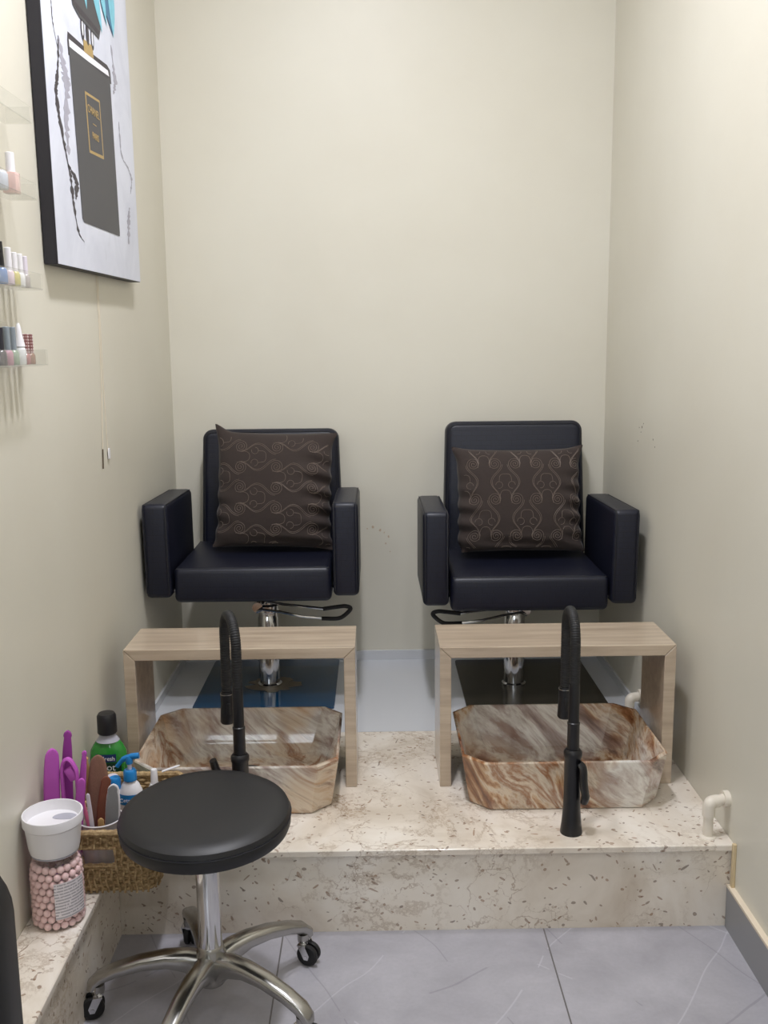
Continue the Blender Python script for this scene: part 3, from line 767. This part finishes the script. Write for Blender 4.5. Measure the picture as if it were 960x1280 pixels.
strip('foot_file', BROWNRED, P3(*down((-.590, 1.925, cb), (-.576, 1.935, Z+.232)), 10), wid(.0125, (.6, .7, .8, .9, 1, 1.1, 1.15, 1.1, .95, .6)), .006, 'slim reddish brown wooden foot file between the oval file and grey file', 'foot file')
t = empty('nail_file', 'broad grey nail file with a white edge at the right of the cup', 'nail file', (-.562, 1.915, cb))
def child_strip(name, mat, pts, widths, th, parent, facing=(.25, -1, .1)):
    o = strip(name, mat, pts, widths, th, '', ''); del o['label']; del o['category']; o.parent = parent; return o
child_strip('core', WHITEP, P3((-.0105, .0, -.087), (.006, .0, .122), 9), wid(.0150, (.8, 1, 1, 1, 1, 1, 1, .9, .55)), .003, t)
child_strip('abrasive_face', GREYFILE, P3((-.0112, -.0018, -.085), (.0045, -.0018, .1195), 9), wid(.0130, (.8, 1, 1, 1, 1, 1, 1, .9, .55)), .002, t)
strip('nail_file', PINKP, P3(*down((-.604, 1.904, cb), (-.622, 1.902, Z+.216)), 9), wid(.0042, (.8, 1, 1.1, 1.1, 1, 1, .9, .8, .5)), .005, 'narrow pink file leaning left in the basket cup', 'nail file')
strip('nail_file', LAV, P3(*down((-.598, 1.896, cb), (-.603, 1.888, Z+.216)), 9), wid(.0046, (.6, .8, 1, 1, 1, 1, 1, .95, .8)), .003, 'narrow white stick file beside the pink file in the cup', 'nail file')
strip('wooden_spatula', BAMBOO, P3(*down((-.582, 1.898, cb), (-.581, 1.894, Z+.158)), 8), wid(.0085, (.8, 1, 1, 1, 1, 1, .9, .5)), .004, 'short tan wooden spatula low at the front of the cup', 'spatula')
strip('wooden_brush', BAMBOO, P3((-.618, 1.972, Z+.013), (-.628, 1.968, Z+.262), 10), wid(.008, (.5, .6, .6, .7, .9, 1, 1, 1, .8, .4)), .009, 'pale bamboo foot brush standing just right of the purple toe separators', 'brush')
# magenta foam pieces along the wall
GP = 'magenta foam toe separators'
strip('toe_separator', PURPLE, P3((-.672, 1.892, BZ+.005), (-.674, 1.900, Z+.310), 12, (-.008, 0, 0)), wid(.0165, (.7, .9, 1, 1, 1, 1, 1, 1, 1, .97, .90, .75)), .010, 'magenta foam toe separator, leftmost and widest, against the left wall', 'toe separator', GP, facing=(.5, -1, 0))
strip('toe_separator', PURPLE_D, P3((-.655, 1.925, BZ+.01), (-.651, 1.935, Z+.335), 10, (-.006, 0, 0)), wid(.0115, (.8, 1, 1, 1, 1, 1, 1, .95, .8, .5)), .008, 'dark magenta foam toe separator with a pointed tip, the tallest one', 'toe separator', GP, facing=(.2, -1, 0))
ring = catmull([(-.656, 1.905, BZ+.06), (-.659, 1.905, Z+.22), (-.657, 1.905, Z+.27), (-.645, 1.905, Z+.285), (-.632, 1.905, Z+.268), (-.628, 1.905, Z+.235), (-.632, 1.905, BZ+.06)], 6)
m = MB().tube(ring, .0042, 8, flat=1.6); m.box((-.640, 1.905, Z+.252), (.019, .010, .030), .004, 2, rot=Euler((0, -.5, 0)))
T_(m.build('toe_separator', PURPLE), 'magenta foam toe separator bent into a loop with an open middle', 'toe separator', GP)
strip('toe_separator', PURPLE, P3((-.640, 1.925, BZ+.09), (-.617, 1.93, Z+.292), 9), wid(.0075, (1, 1, 1, 1, 1, 1, .9, .75, .5)), .006, 'thin magenta foam toe separator leaning right beside the bamboo brush', 'toe separator', GP)
strip('toe_separator', PURPLE, P3((-.637, 1.893, BZ+.07), (-.616, 1.896, Z+.246), 8), wid(.0095, (1, 1, 1, 1, 1, 1, .95, .85)), .006, 'short broad magenta foam toe separator with a blunt end, leaning right', 'toe separator', GP)
# white pump bottle with blue head
t = empty('pump_bottle', 'white lotion bottle with a blue pump head standing in the basket', 'bottle', (-.553, 2.035, BZ))
MB().lathe([(.0, 0), (.024, 0), (.027, .006), (.027, .125), (.0255, .145), (.018, .162), (.0125, .168), (.0125, .172)], n=32, sx=1.0, sy=.75).build('bottle_body', WHITEP, t)
MB().lathe([(.0, .170), (.0145, .170), (.0145, .190), (.012, .194), (.0, .195)], n=28).build('pump_collar', BLUEP, t)
m = MB().lathe([(.0045, .194), (.0045, .214)], n=12); m.build('pump_stem', LAV, t)
m = MB().tube(catmull([(.022, .0, .226), (.004, 0, .224), (-.014, 0, .217), (-.028, 0, .201)], 5), [.0058]*6+[.0052]*5+[.004]*5, 10, flat=1.2); m.lathe([(.0075, .208), (.0085, .22), (.006, .226)], n=16); m.build('pump_head', BLUEP, t)
m = MB(); rows = []
for z in (.118, .130, .142):
    rows.append([m.bm.verts.new((.0278*math.sin(a)*(1.0 if z < .14 else .96), -.0278*.75*math.cos(a)-.0003, z)) for a in [-1.1+2.2*k/12 for k in range(13)]])
for A, B in zip(rows, rows[1:]):
    for q in range(12): m.face([A[q], A[q+1], B[q+1], B[q]])
lb = m.build('brand_label', BLUEP, t)
text_part('brand_text', 'Cetaphil', .0125, WHITEP, lb, Matrix.Translation((0, -.0222, .130)) @ Matrix.Rotation(PI/2, 4, 'X'))
# small blue-capped bottle
t = empty('small_bottle', 'small bottle with a blue cap tucked behind the grey nail file', 'bottle', (-.588, 2.035, BZ))
MB().lathe([(.0, 0), (.016, 0), (.0165, .003), (.0165, .145), (.012, .152)], n=24).build('bottle_body', WHITEP, t)
MB().lathe([(.0, .150), (.0135, .150), (.0135, .172), (.011, .176), (0, .176)], n=24).build('cap', BLUEP, t)
t = empty('small_bottle', 'small clear lidded bottle beside the back rim of the basket, left of the pump', 'bottle', (-.607, 2.085, BZ))
MB().lathe([(.0, 0), (.014, 0), (.0145, .003), (.0145, .120), (.010, .13)], n=24).build('bottle_body', GREYP, t)
MB().lathe([(.0, .128), (.0125, .128), (.0125, .156), (.010, .158), (0, .158)], n=24).build('cap', LAV, t)
t = empty('small_bottle', 'small white bottle at the back rim of the basket, close to the stool seat', 'bottle', (-.517, 2.105, BZ))
MB().lathe([(.0, 0), (.016, 0), (.0165, .003), (.0165, .112), (.010, .128)], n=24).build('bottle_body', WHITEP, t)
MB().lathe([(.0, .126), (.0085, .126), (.0075, .158), (.006, .162), (0, .162)], n=24).build('cap', WHITEP, t)
strip('cuticle_stick', WHITEP, P3((-.505, 2.135, Z+.1505), (-.462, 2.128, Z+.168), 6), wid(.0030, (1, 1, 1, 1, 1, .7)), .003, 'thin white stick lying across the back rim of the basket', 'stick', facing=(0, -.5, 1))

# green foot soak bottle behind the basket
t = empty('foot_soak_bottle', 'green foot soak bottle with black cap behind the basket', 'bottle', (-.6495, 2.212, PZ))
w = .044
MB().lathe([(.0, 0), (w-.004, 0), (w, .006), (w, .155), (w-.003, .175), (w-.010, .188), (.027, .198)], n=40, sx=1.03, sy=.62).build('bottle_body', GREENLIQ, t)
MB().lathe([(.027, .198), (.021, .207), (.018, .214), (.018, .222)], n=40, sx=1.03, sy=.9, cap0=False).build('bottle_neck', GREYP, t)
MB().lathe([(.0, .216), (.021, .216), (.0232, .219), (.0232, .222), (.0225, .260), (.019, .266), (.0, .267)], n=36).build('cap', BLACKCAP, t, ang=30)
yy = -w*.62
m = MB(); 
def curved_panel(m, hw, z0, z1, off, R=w*1.03, ry=w*.62):
    rows = []
    for z in (z0, z1):
        rows.append([m.bm.verts.new(((R+off)*math.sin(a), -(ry+off)*math.cos(a), z)) for a in [-hw+2*hw*k/12 for k in range(13)]])
    for k in range(12): m.face([rows[0][k], rows[0][k+1], rows[1][k+1], rows[1][k]])
    return m
lb = curved_panel(m, .85, .05, .150, .0006).build('front_label', DKGREEN, t)
nb = curved_panel(MB(), .55, .152, .172, .0009).build('brand_panel', NAVY, t)
Mx = lambda z: Matrix.Translation((0, yy-.0022, z)) @ Matrix.Rotation(PI/2, 4, 'X')
text_part('brand_text', 'LaFresh', .0145, WHITEP, nb, Mx(.162))
text_part('product_text', 'Foot', .024, WHITEP, lb, Mx(.140)); text_part('product_text', 'Soak', .024, WHITEP, lb, Mx(.121))

# ------------------------------------------------------------------ picture on the left wall
PX = XL+.032
t = empty('canvas_picture', 'tall white canvas print of a black perfume bottle on the left wall', 'picture', (PX, 2.137, PZ+1.303), (math.radians(.8), 0, 0))
PW, PH = .742, 1.02
def loc2(y, z): # world (rel platform) -> picture local
    a = math.radians(-.8); dy, dz = y-2.137, z-1.304
    return (dy*math.cos(a)-dz*math.sin(a), dy*math.sin(a)+dz*math.cos(a))
m = MB().box((-.0155, PW/2, PH/2), (.029, PW, PH), .0015, 1); m.build('stretched_canvas', CANVAS_EDGE, t)
MB().box((-.0006, PW/2, PH/2), (.0012, PW-.003, PH-.003)).build('print', CANVAS, t, smooth=False)
pr_ = t.children[-1] if t.children else None
pr_ = [o for o in C.objects if o.name == 'print'][0]
def art(name, pts, mat, lay=1, raw=False):
    L = pts if raw else [loc2(*p) for p in pts]
    x = .0001+.00022*lay
    m = MB().loft([[(x, u, v) for u, v in L], [(x+.0002, u, v) for u, v in L]]); return m.build(name, mat, pr_, smooth=False)
art('ink_border', [(2.298, 1.800), (2.304, 1.820), (2.48, 1.826), (2.63, 1.838), (2.658, 1.832), (2.665, 1.80), (2.300, 1.77)], ART_INK, 1)
art('glass_edge', [(2.310, 1.806), (2.47, 1.815), (2.636, 1.826), (2.646, 1.814), (2.47, 1.800), (2.312, 1.790)], ART_WHITE, 2)
art('bottle_shape', [(2.305, 1.790), (2.45, 1.797), (2.62, 1.803), (2.648, 1.812), (2.652, 1.79), (2.668, 1.43), (2.666, 1.420), (2.345, 1.416), (2.333, 1.424)], ART_BODY, 3)
art('gold_frame', [(2.412, 1.722), (2.538, 1.730), (2.549, 1.593), (2.423, 1.586)], ART_GOLD, 4)
art('frame_inner', [(2.420, 1.716), (2.531, 1.724), (2.541, 1.600), (2.430, 1.593)], ART_BODY, 5)
art('gold_neck', [(2.425, 1.812), (2.425, 1.84), (2.50, 1.846), (2.505, 1.818)], ART_GOLD, 4)
for s, (y0, y1) in enumerate([(2.408, 2.436), (2.45, 2.475), (2.49, 2.515)]):
    ov = [((y0+y1)/2+(y1-y0)/2*math.cos(2*PI*k/16), 1.862+.026*math.sin(2*PI*k/16)) for k in range(16)]
    art('bottle_neck_ring', ov, ART_INK, 5); ov2 = [((y0+y1)/2+(y1-y0)/4.5*math.cos(2*PI*k/16), 1.862+.016*math.sin(2*PI*k/16)) for k in range(16)]
    if s != 1: art('ring_gap', ov2, ART_WHITE, 6)
art('bottle_stopper', [(2.345, 1.925), (2.352, 1.892), (2.40, 1.880), (2.565, 1.880), (2.582, 1.908), (2.57, 2.03), (2.36, 2.02)], ART_BODY, 6)
art('stopper_edge', [(2.352, 1.905), (2.575, 1.900), (2.565, 1.889), (2.40, 1.889), (2.356, 1.897)], ART_INK, 7)
def petal(a, b, w, mat, lay):
    a = Vector(a); b = Vector(b); d = (b-a); n = Vector((-d.y, d.x)).normalized(); L = []
    for k in range(13):
        s = k/12; L.append(a+d*s+n*w*math.sin(PI*s**.8))
    for k in range(11, 0, -1):
        s = k/12; L.append(a+d*s-n*w*math.sin(PI*s**.8)*.8)
    art('flower_petal', [tuple(q) for q in L], mat, lay)
petal((2.62, 2.06), (2.70, 1.932), .045, ART_BLUE, 8)
petal((2.50, 2.05), (2.595, 1.903), .032, ART_TURQ, 9); petal((2.57, 2.06), (2.645, 1.935), .026, ART_TURQ, 10); petal((2.69, 2.07), (2.705, 1.925), .034, ART_TURQ, 11)
petal((2.43, 2.03), (2.465, 1.917), .026, ART_TURQ, 9); petal((2.38, 2.08), (2.34, 1.95), .03, ART_TURQ, 10); petal((2.45, 2.07), (2.60, 2.16), .04, ART_TURQ, 11); petal((2.55, 2.06), (2.70, 2.13), .035, ART_BLUE, 10); petal((2.44, 2.07), (2.36, 2.17), .035, ART_BLUE, 10)
def ink(pts, w, seed, mat=ART_INK, lay=1):
    random.seed(seed); L = catmull([(0, *loc2(*p)) for p in pts], 10); A = []; B = []
    for i, p in enumerate(L):
        ww = w*(.25+1.1*random.random())*math.sin(PI*(i+.6)/(len(L)+.2))**.5
        A.append((p.y+ww, p.z)); B.append((p.y-ww*random.uniform(.3, 1.), p.z))
    x = .0001+.0002*lay; m = MB()
    for i in range(len(L)-1):
        m.loft([[(x, *A[i]), (x, *A[i+1]), (x, *B[i+1]), (x, *B[i])], [(x+.0002, *A[i]), (x+.0002, *A[i+1]), (x+.0002, *B[i+1]), (x+.0002, *B[i])]])
    m.build('ink_splash', mat, pr_, smooth=False)
ink([(2.235, 1.79), (2.255, 1.74), (2.27, 1.70), (2.25, 1.62), (2.26, 1.55)], .028, 4, ART_GREY, 1)
ink([(2.199, 1.86), (2.20, 1.81), (2.226, 1.759)], .004, 1)
ink([(2.232, 1.79), (2.222, 1.74), (2.204, 1.694), (2.192, 1.664), (2.206, 1.611), (2.236, 1.551), (2.262, 1.496), (2.270, 1.445), (2.298, 1.388), (2.338, 1.371)], .013, 2, ART_INK, 2)
ink([(2.245, 1.53), (2.30, 1.50), (2.29, 1.46)], .018, 3, ART_INK, 2)
ink([(2.72, 1.72), (2.731, 1.64), (2.79, 1.618), (2.83, 1.591), (2.81, 1.55)], .011, 5, ART_GREY, 2)
ink([(2.79, 1.51), (2.77, 1.47), (2.76, 1.409)], .018, 6, ART_GREY, 1)
ink([(2.68, 1.90), (2.70, 1.82), (2.68, 1.78)], .022, 7, ART_GREY, 1)
Mt = lambda y, z: Matrix.Translation((.0018, *loc2(y, z))) @ Matrix(((0, 0, 1, 0), (1, 0, 0, 0), (0, 1, 0, 0), (0, 0, 0, 1)))
text_part('lettering', 'CHANEL', .026, ART_GOLD, pr_, Mt(2.475, 1.688)); text_part('lettering', 'PARIS', .022, ART_GOLD, pr_, Mt(2.482, 1.632))
MB().box((.0018, loc2(2.478, 1.66)[0], loc2(2.478, 1.66)[1]), (.0006, .03, .002)).build('lettering', ART_GOLD, pr_, smooth=False)
random.seed(11)

# hanging cords under the picture
t = empty('hanging_cord', 'two thin beige cords hanging below the picture, one with a white tag', 'cord', (XL+.003, 2.53, PZ+1.29))
MB().tube([(0, -.005, .02), (.0, -.002, -.1), (0, -.012, -.25), (0, -.042, -.465)], .0008, 6).build('cord_strand', CAULK, t)
MB().tube([(0, .008, .02), (.0, .008, -.1), (0, .004, -.25), (0, .010, -.43)], .0007, 6).build('cord_strand', CAULK, t)
MB().box((.001, .018, -.437), (.003, .016, .028), .001, 1).build('cord_tag', WHITEP, t)
MB().tube([(0, -.036, -.42), (0, -.042, -.47)], .0018, 6).build('cord_end', STAIN, t)

# ------------------------------------------------------------------ acrylic shelves with polish bottles
shelf_z = [1.549, 1.408, 1.238, 1.092]
lbs = ['clear acrylic wall shelf, the topmost, with nothing near its end', 'clear acrylic wall shelf, second from the top, with a pink labelled bottle', 'clear acrylic wall shelf, third from the top, with white capped polishes', 'clear acrylic wall shelf, the lowest, with pattern capped polishes']
SX = XL+.002
for z, lb in zip(shelf_z, lbs):
    ye = 1.962; L = .42
    t = empty('wall_shelf', lb, 'shelf', (SX, ye-L/2, PZ+z), (0, 0, 0), 'clear acrylic shelves')
    MB().box((.026, 0, .0015), (.052, L, .003), .001, 1).build('shelf_base', ACRYLIC, t, ang=20)
    MB().box((.0505, 0, .0165), (.003, L, .030), .001, 1).build('front_lip', ACRYLIC, t, ang=20)
    MB().box((.026, L/2-.0015, .0165), (.046, .003, .030), .001, 1).build('end_panel', ACRYLIC, t, ang=20)
    MB().box((.0015, -.02, .043), (.003, L-.10, .083), .001, 1).build('back_panel', ACRYLIC, t, ang=20)
def polish(y, si, bodyrgb, capmat, lab, w=.0085, hb=.028, hc=.034, x=.028, cap_r=.0068, shape='round', lean=0.):
    z = PZ+shelf_z[si]+.0032
    t = empty('nail_polish', lab, 'nail polish', (SX+x, y, z), (lean, 0, 0), 'nail polishes on the shelves')
    bm_ = plain('polish_%d_%d' % (int(y*1000), si), bodyrgb, .15, coat=.6, vary=.15, scale=120)
    n = 20
    if shape == 'square': MB().box((0, 0, hb/2), (w*2, w*2, hb), .002, 2).build('bottle_glass', bm_, t)
    else: MB().lathe([(.0, 0), (w*.9, 0), (w, .002), (w, hb*.78), (w*.75, hb*.95), (w*.5, hb)], n=n).build('bottle_glass', bm_, t)
    if shape == 'cone': MB().lathe([(0, hb-.002), (w*.95, hb-.002), (w*.6, hb+hc*.4), (w*.38, hb+hc*.85), (w*.2, hb+hc), (0, hb+hc)], n=n).build('cap', capmat, t)
    else: MB().lathe([(0, hb-.001), (cap_r, hb-.001), (cap_r*.95, hb+hc-.001), (cap_r*.8, hb+hc), (0, hb+hc)], n=n).build('cap', capmat, t)
    return t
GREYCAP = plain('steel_grey_cap', (138, 148, 156), .3, vary=.03); DARKCAP = plain('dark_cap', (40, 40, 50), .3)
polish(1.895, 1, (238, 196, 190), WHITEP, 'nail polish with white cap and pink label, last bottle on the second shelf', .013, .038, .036, cap_r=.0085, shape='square')
polish(1.845, 1, (200, 206, 220), LAV, 'pale grey blue bottle beside the pink labelled one on the second shelf', .012, .034, .0, cap_r=.008)
polish(1.812, 2, (110, 140, 190), BLACKCAP, 'nail polish with black cap and blue bottle on the third shelf', .011, .030, .045, lean=.06)
polish(1.848, 2, (226, 206, 216), WHITEP, 'pinkish nail polish with white cap, next after the black capped one', .010, .028, .040)
polish(1.878, 2, (206, 196, 120), WHITEP, 'yellow nail polish with white cap on the third shelf', .010, .028, .034)
polish(1.906, 2, (236, 236, 238), WHITEP, 'white nail polish with white cap on the third shelf', .0095, .028, .034)
polish(1.934, 2, (176, 168, 166), LAV, 'greyish nail polish, last one at the end of the third shelf', .009, .026, .034, cap_r=.006)
polish(1.780, 3, (60, 54, 66), DARKCAP, 'dark nail polish with near black cap on the lowest shelf', .0105, .028, .040)
polish(1.812, 3, (188, 140, 158), GREYCAP, 'mauve nail polish with steel grey cap on the lowest shelf', .0105, .028, .042)
polish(1.842, 3, (150, 170, 150), GREYCAP, 'green grey nail polish with steel grey cap on the lowest shelf', .0105, .028, .042)
polish(1.876, 3, (236, 238, 240), WHITEP, 'white polish bottle with a tapering nozzle on the lowest shelf', .0115, .036, .042, shape='cone')
polish(1.906, 3, (176, 120, 120), DOTS, 'rosy nail polish with dotted cap beside the white nozzle bottle', .0095, .022, .036)
polish(1.932, 3, (150, 112, 92), DOTS, 'brown nail polish with dotted cap on the lowest shelf', .0095, .022, .036)
polish(1.949, 3, (196, 190, 214), DOTS, 'lavender nail polish with dotted cap, last on the lowest shelf', .0075, .022, .034, x=.012, cap_r=.0055)

# ------------------------------------------------------------------ pipes on the right
def pipe(lab, x, y, h, ydir):
    t = empty('water_pipe', lab, 'pipe', (x, y, PZ), (0, 0, 0), 'cream pvc pipe stubs by the right wall')
    r = .0112; wx = XR-x
    MB().lathe([(r+.008, 0), (r+.007, .002), (r, .004), (r, h-.02)], n=24).build('riser', PVC, t)
    el = catmull([(0, 0, h-.026), (0, 0, h-.004), (.0025, 0, h+.004), (.010, ydir*.004, h+.0065), (.022, ydir*.007, h+.0065)], 5)
    MB().tube(el, .0145, 18).build('elbow', PVC, t)
    a = (.019, ydir*.006, h+.0065)
    MB().tube([a, (wx-.012, ydir*.013, h+.0085)], .0125, 16).build('wall_stub', PVC, t)
    MB().tube([(wx-.014, ydir*.013, h+.009), (wx-.001, ydir*.014, h+.009)], .019, 20).build('wall_flange', PVC, t)
    return t
pipe('cream pipe elbow running into the right wall at the platform front edge', .758, 2.075, .077, 1)
pipe('cream pipe elbow by the right wall behind the right side table', .765, 2.80, .058, 1)

# ------------------------------------------------------------------ black chair at the lower left edge of the picture
t = empty('manicure_chair', 'black padded chair with rounded back at the lower left corner, before the marble ledge', 'chair', (-.635, .66, 0), (0, 0, 0))
m = MB(); slab(m, .52, .07, .42, .075, 8, .024); b = m.build('backrest', VINYL, t, ang=60); b.location = (0, .24, .622)
rp = []
for cx, cz, a0 in ((.185, .135, 0), (-.185, .135, 90), (-.185, -.135, 180), (.185, -.135, 270)):
    for k in range(7):
        a = math.radians(a0+15*k); rp.append((cx+.052*math.cos(a), .0355, cz+.052*math.sin(a)))
MB().tube(rp, .003, 6, closed=True).build('piping', SEAM, b)
MB().tube([(p[0], -p[1], p[2]) for p in rp], .003, 6, closed=True).build('piping', SEAM, b)
MB().box((0, -.02, .42), (.48, .46, .08), .03, 4).build('seat', VINYL, t, ang=60)
MB().box((0, .215, .42), (.10, .03, .16), .006, 2).build('back_bracket', BLACK, t)
MB().lathe([(.03, .10), (.03, .30), (.022, .305), (.022, .385)], n=24).build('column', CHROME, t)
for k in range(5):
    a = math.radians(20+72*k)
    lg = MB().tube([(.02*math.cos(a), .02*math.sin(a), .105), (.12*math.cos(a), .12*math.sin(a), .10), (.23*math.cos(a), .23*math.sin(a), .07), (.24*math.cos(a), .24*math.sin(a), .05)], [.02, .017, .014, .010], 10).build('leg', CHROME_SOFT, t)
    cs = MB(); c0 = Vector((.24*math.cos(a), .24*math.sin(a), .025)); w_ = Vector((-math.sin(a), math.cos(a), 0)); u_ = Vector((math.cos(a), math.sin(a), 0))
    cs.loft([[c0+w_*o+u_*rr*math.cos(2*PI*j/18)+Vector((0, 0, rr*math.sin(2*PI*j/18))) for j in range(18)] for rr, o in ((.02, -.013), (.0245, -.009), (.0245, .009), (.02, .013))]); cs.build('caster', RUBBER, t)

# ------------------------------------------------------------------ ceiling lamps
LAMP = emit_mat('lamp_diffuser', (1.0, .98, .95), 6.0); RING = plain('white_lamp_ring', (238, 238, 238), .4)
def downlight(x, y, power, r, lab, colr=(1, .985, .985)):
    t = empty('ceiling_lamp', lab, 'lamp', (x, y, CEIL), (0, 0, 0), 'round ceiling lamps')
    MB().lathe([(r+.012, 0), (r+.012, -.012), (r, -.014), (r, -.002)], n=32, cap0=False, cap1=False).build('ring', RING, t)
    MB().lathe([(0, -.004), (r, -.004), (r, -.002), (0, -.002)], n=32, cap0=False, cap1=False).build('diffuser', LAMP, t)
    l = bpy.data.lights.new('lamp_light', 'AREA'); l.shape = 'DISK'; l.size = r*2; l.energy = power; l.color = colr
    o = bpy.data.objects.new('lamp_light', l); C.objects.link(o); o.parent = t; o.location = (0, 0, -.016)
downlight(-.04, 2.1, 12.5, .08, 'round white ceiling lamp nearest the back wall', (.905, .918, 1.0))
downlight(-.04, 1.6, 22, .08, 'round white ceiling lamp above the platform step', (.92, .928, 1.0))
downlight(.3, .4, 5.5, .09, 'added unseen round fill lamp at the ceiling above the camera position', (.93, .95, 1.0))  # added fill lamp, unseen; lifts the jar and the lower left wall
downlight(-1.2, -.4, 7, .09, 'round white ceiling lamp at the left of the front room', (.95, .96, 1.0))
downlight(-.1, -1.4, 5, .09, 'round white ceiling lamp at the rear of the front room', (.95, .96, 1.0))

# ------------------------------------------------------------------ camera and view
cam = bpy.data.cameras.new('camera'); co = bpy.data.objects.new('camera', cam); C.objects.link(co)
a = (0.99989451, -0.01050683, -0.01002907); b = (0.01164223, 0.16686592, 0.98591086); c = (-0.00868529, -0.98592361, 0.16697064)
co.matrix_world = Matrix(((a[0], b[0], c[0], 0), (a[1], b[1], c[1], 0), (a[2], b[2], c[2], 1.12+PZ), (0, 0, 0, 1)))
cam.sensor_fit = 'VERTICAL'; cam.sensor_height = 36; cam.sensor_width = 27; cam.lens = 36*1211.75/1280; cam.clip_start = .02
bpy.context.scene.camera = co
w = bpy.data.worlds.new('world'); bpy.context.scene.world = w; w.use_nodes = True
w.node_tree.nodes['Background'].inputs[0].default_value = (.8, .85, 1, 1); w.node_tree.nodes['Background'].inputs[1].default_value = .05
vs = bpy.context.scene.view_settings; vs.view_transform = 'Standard'; vs.look = 'None'; vs.exposure = 0.2; vs.gamma = 1; vs.use_curve_mapping = False
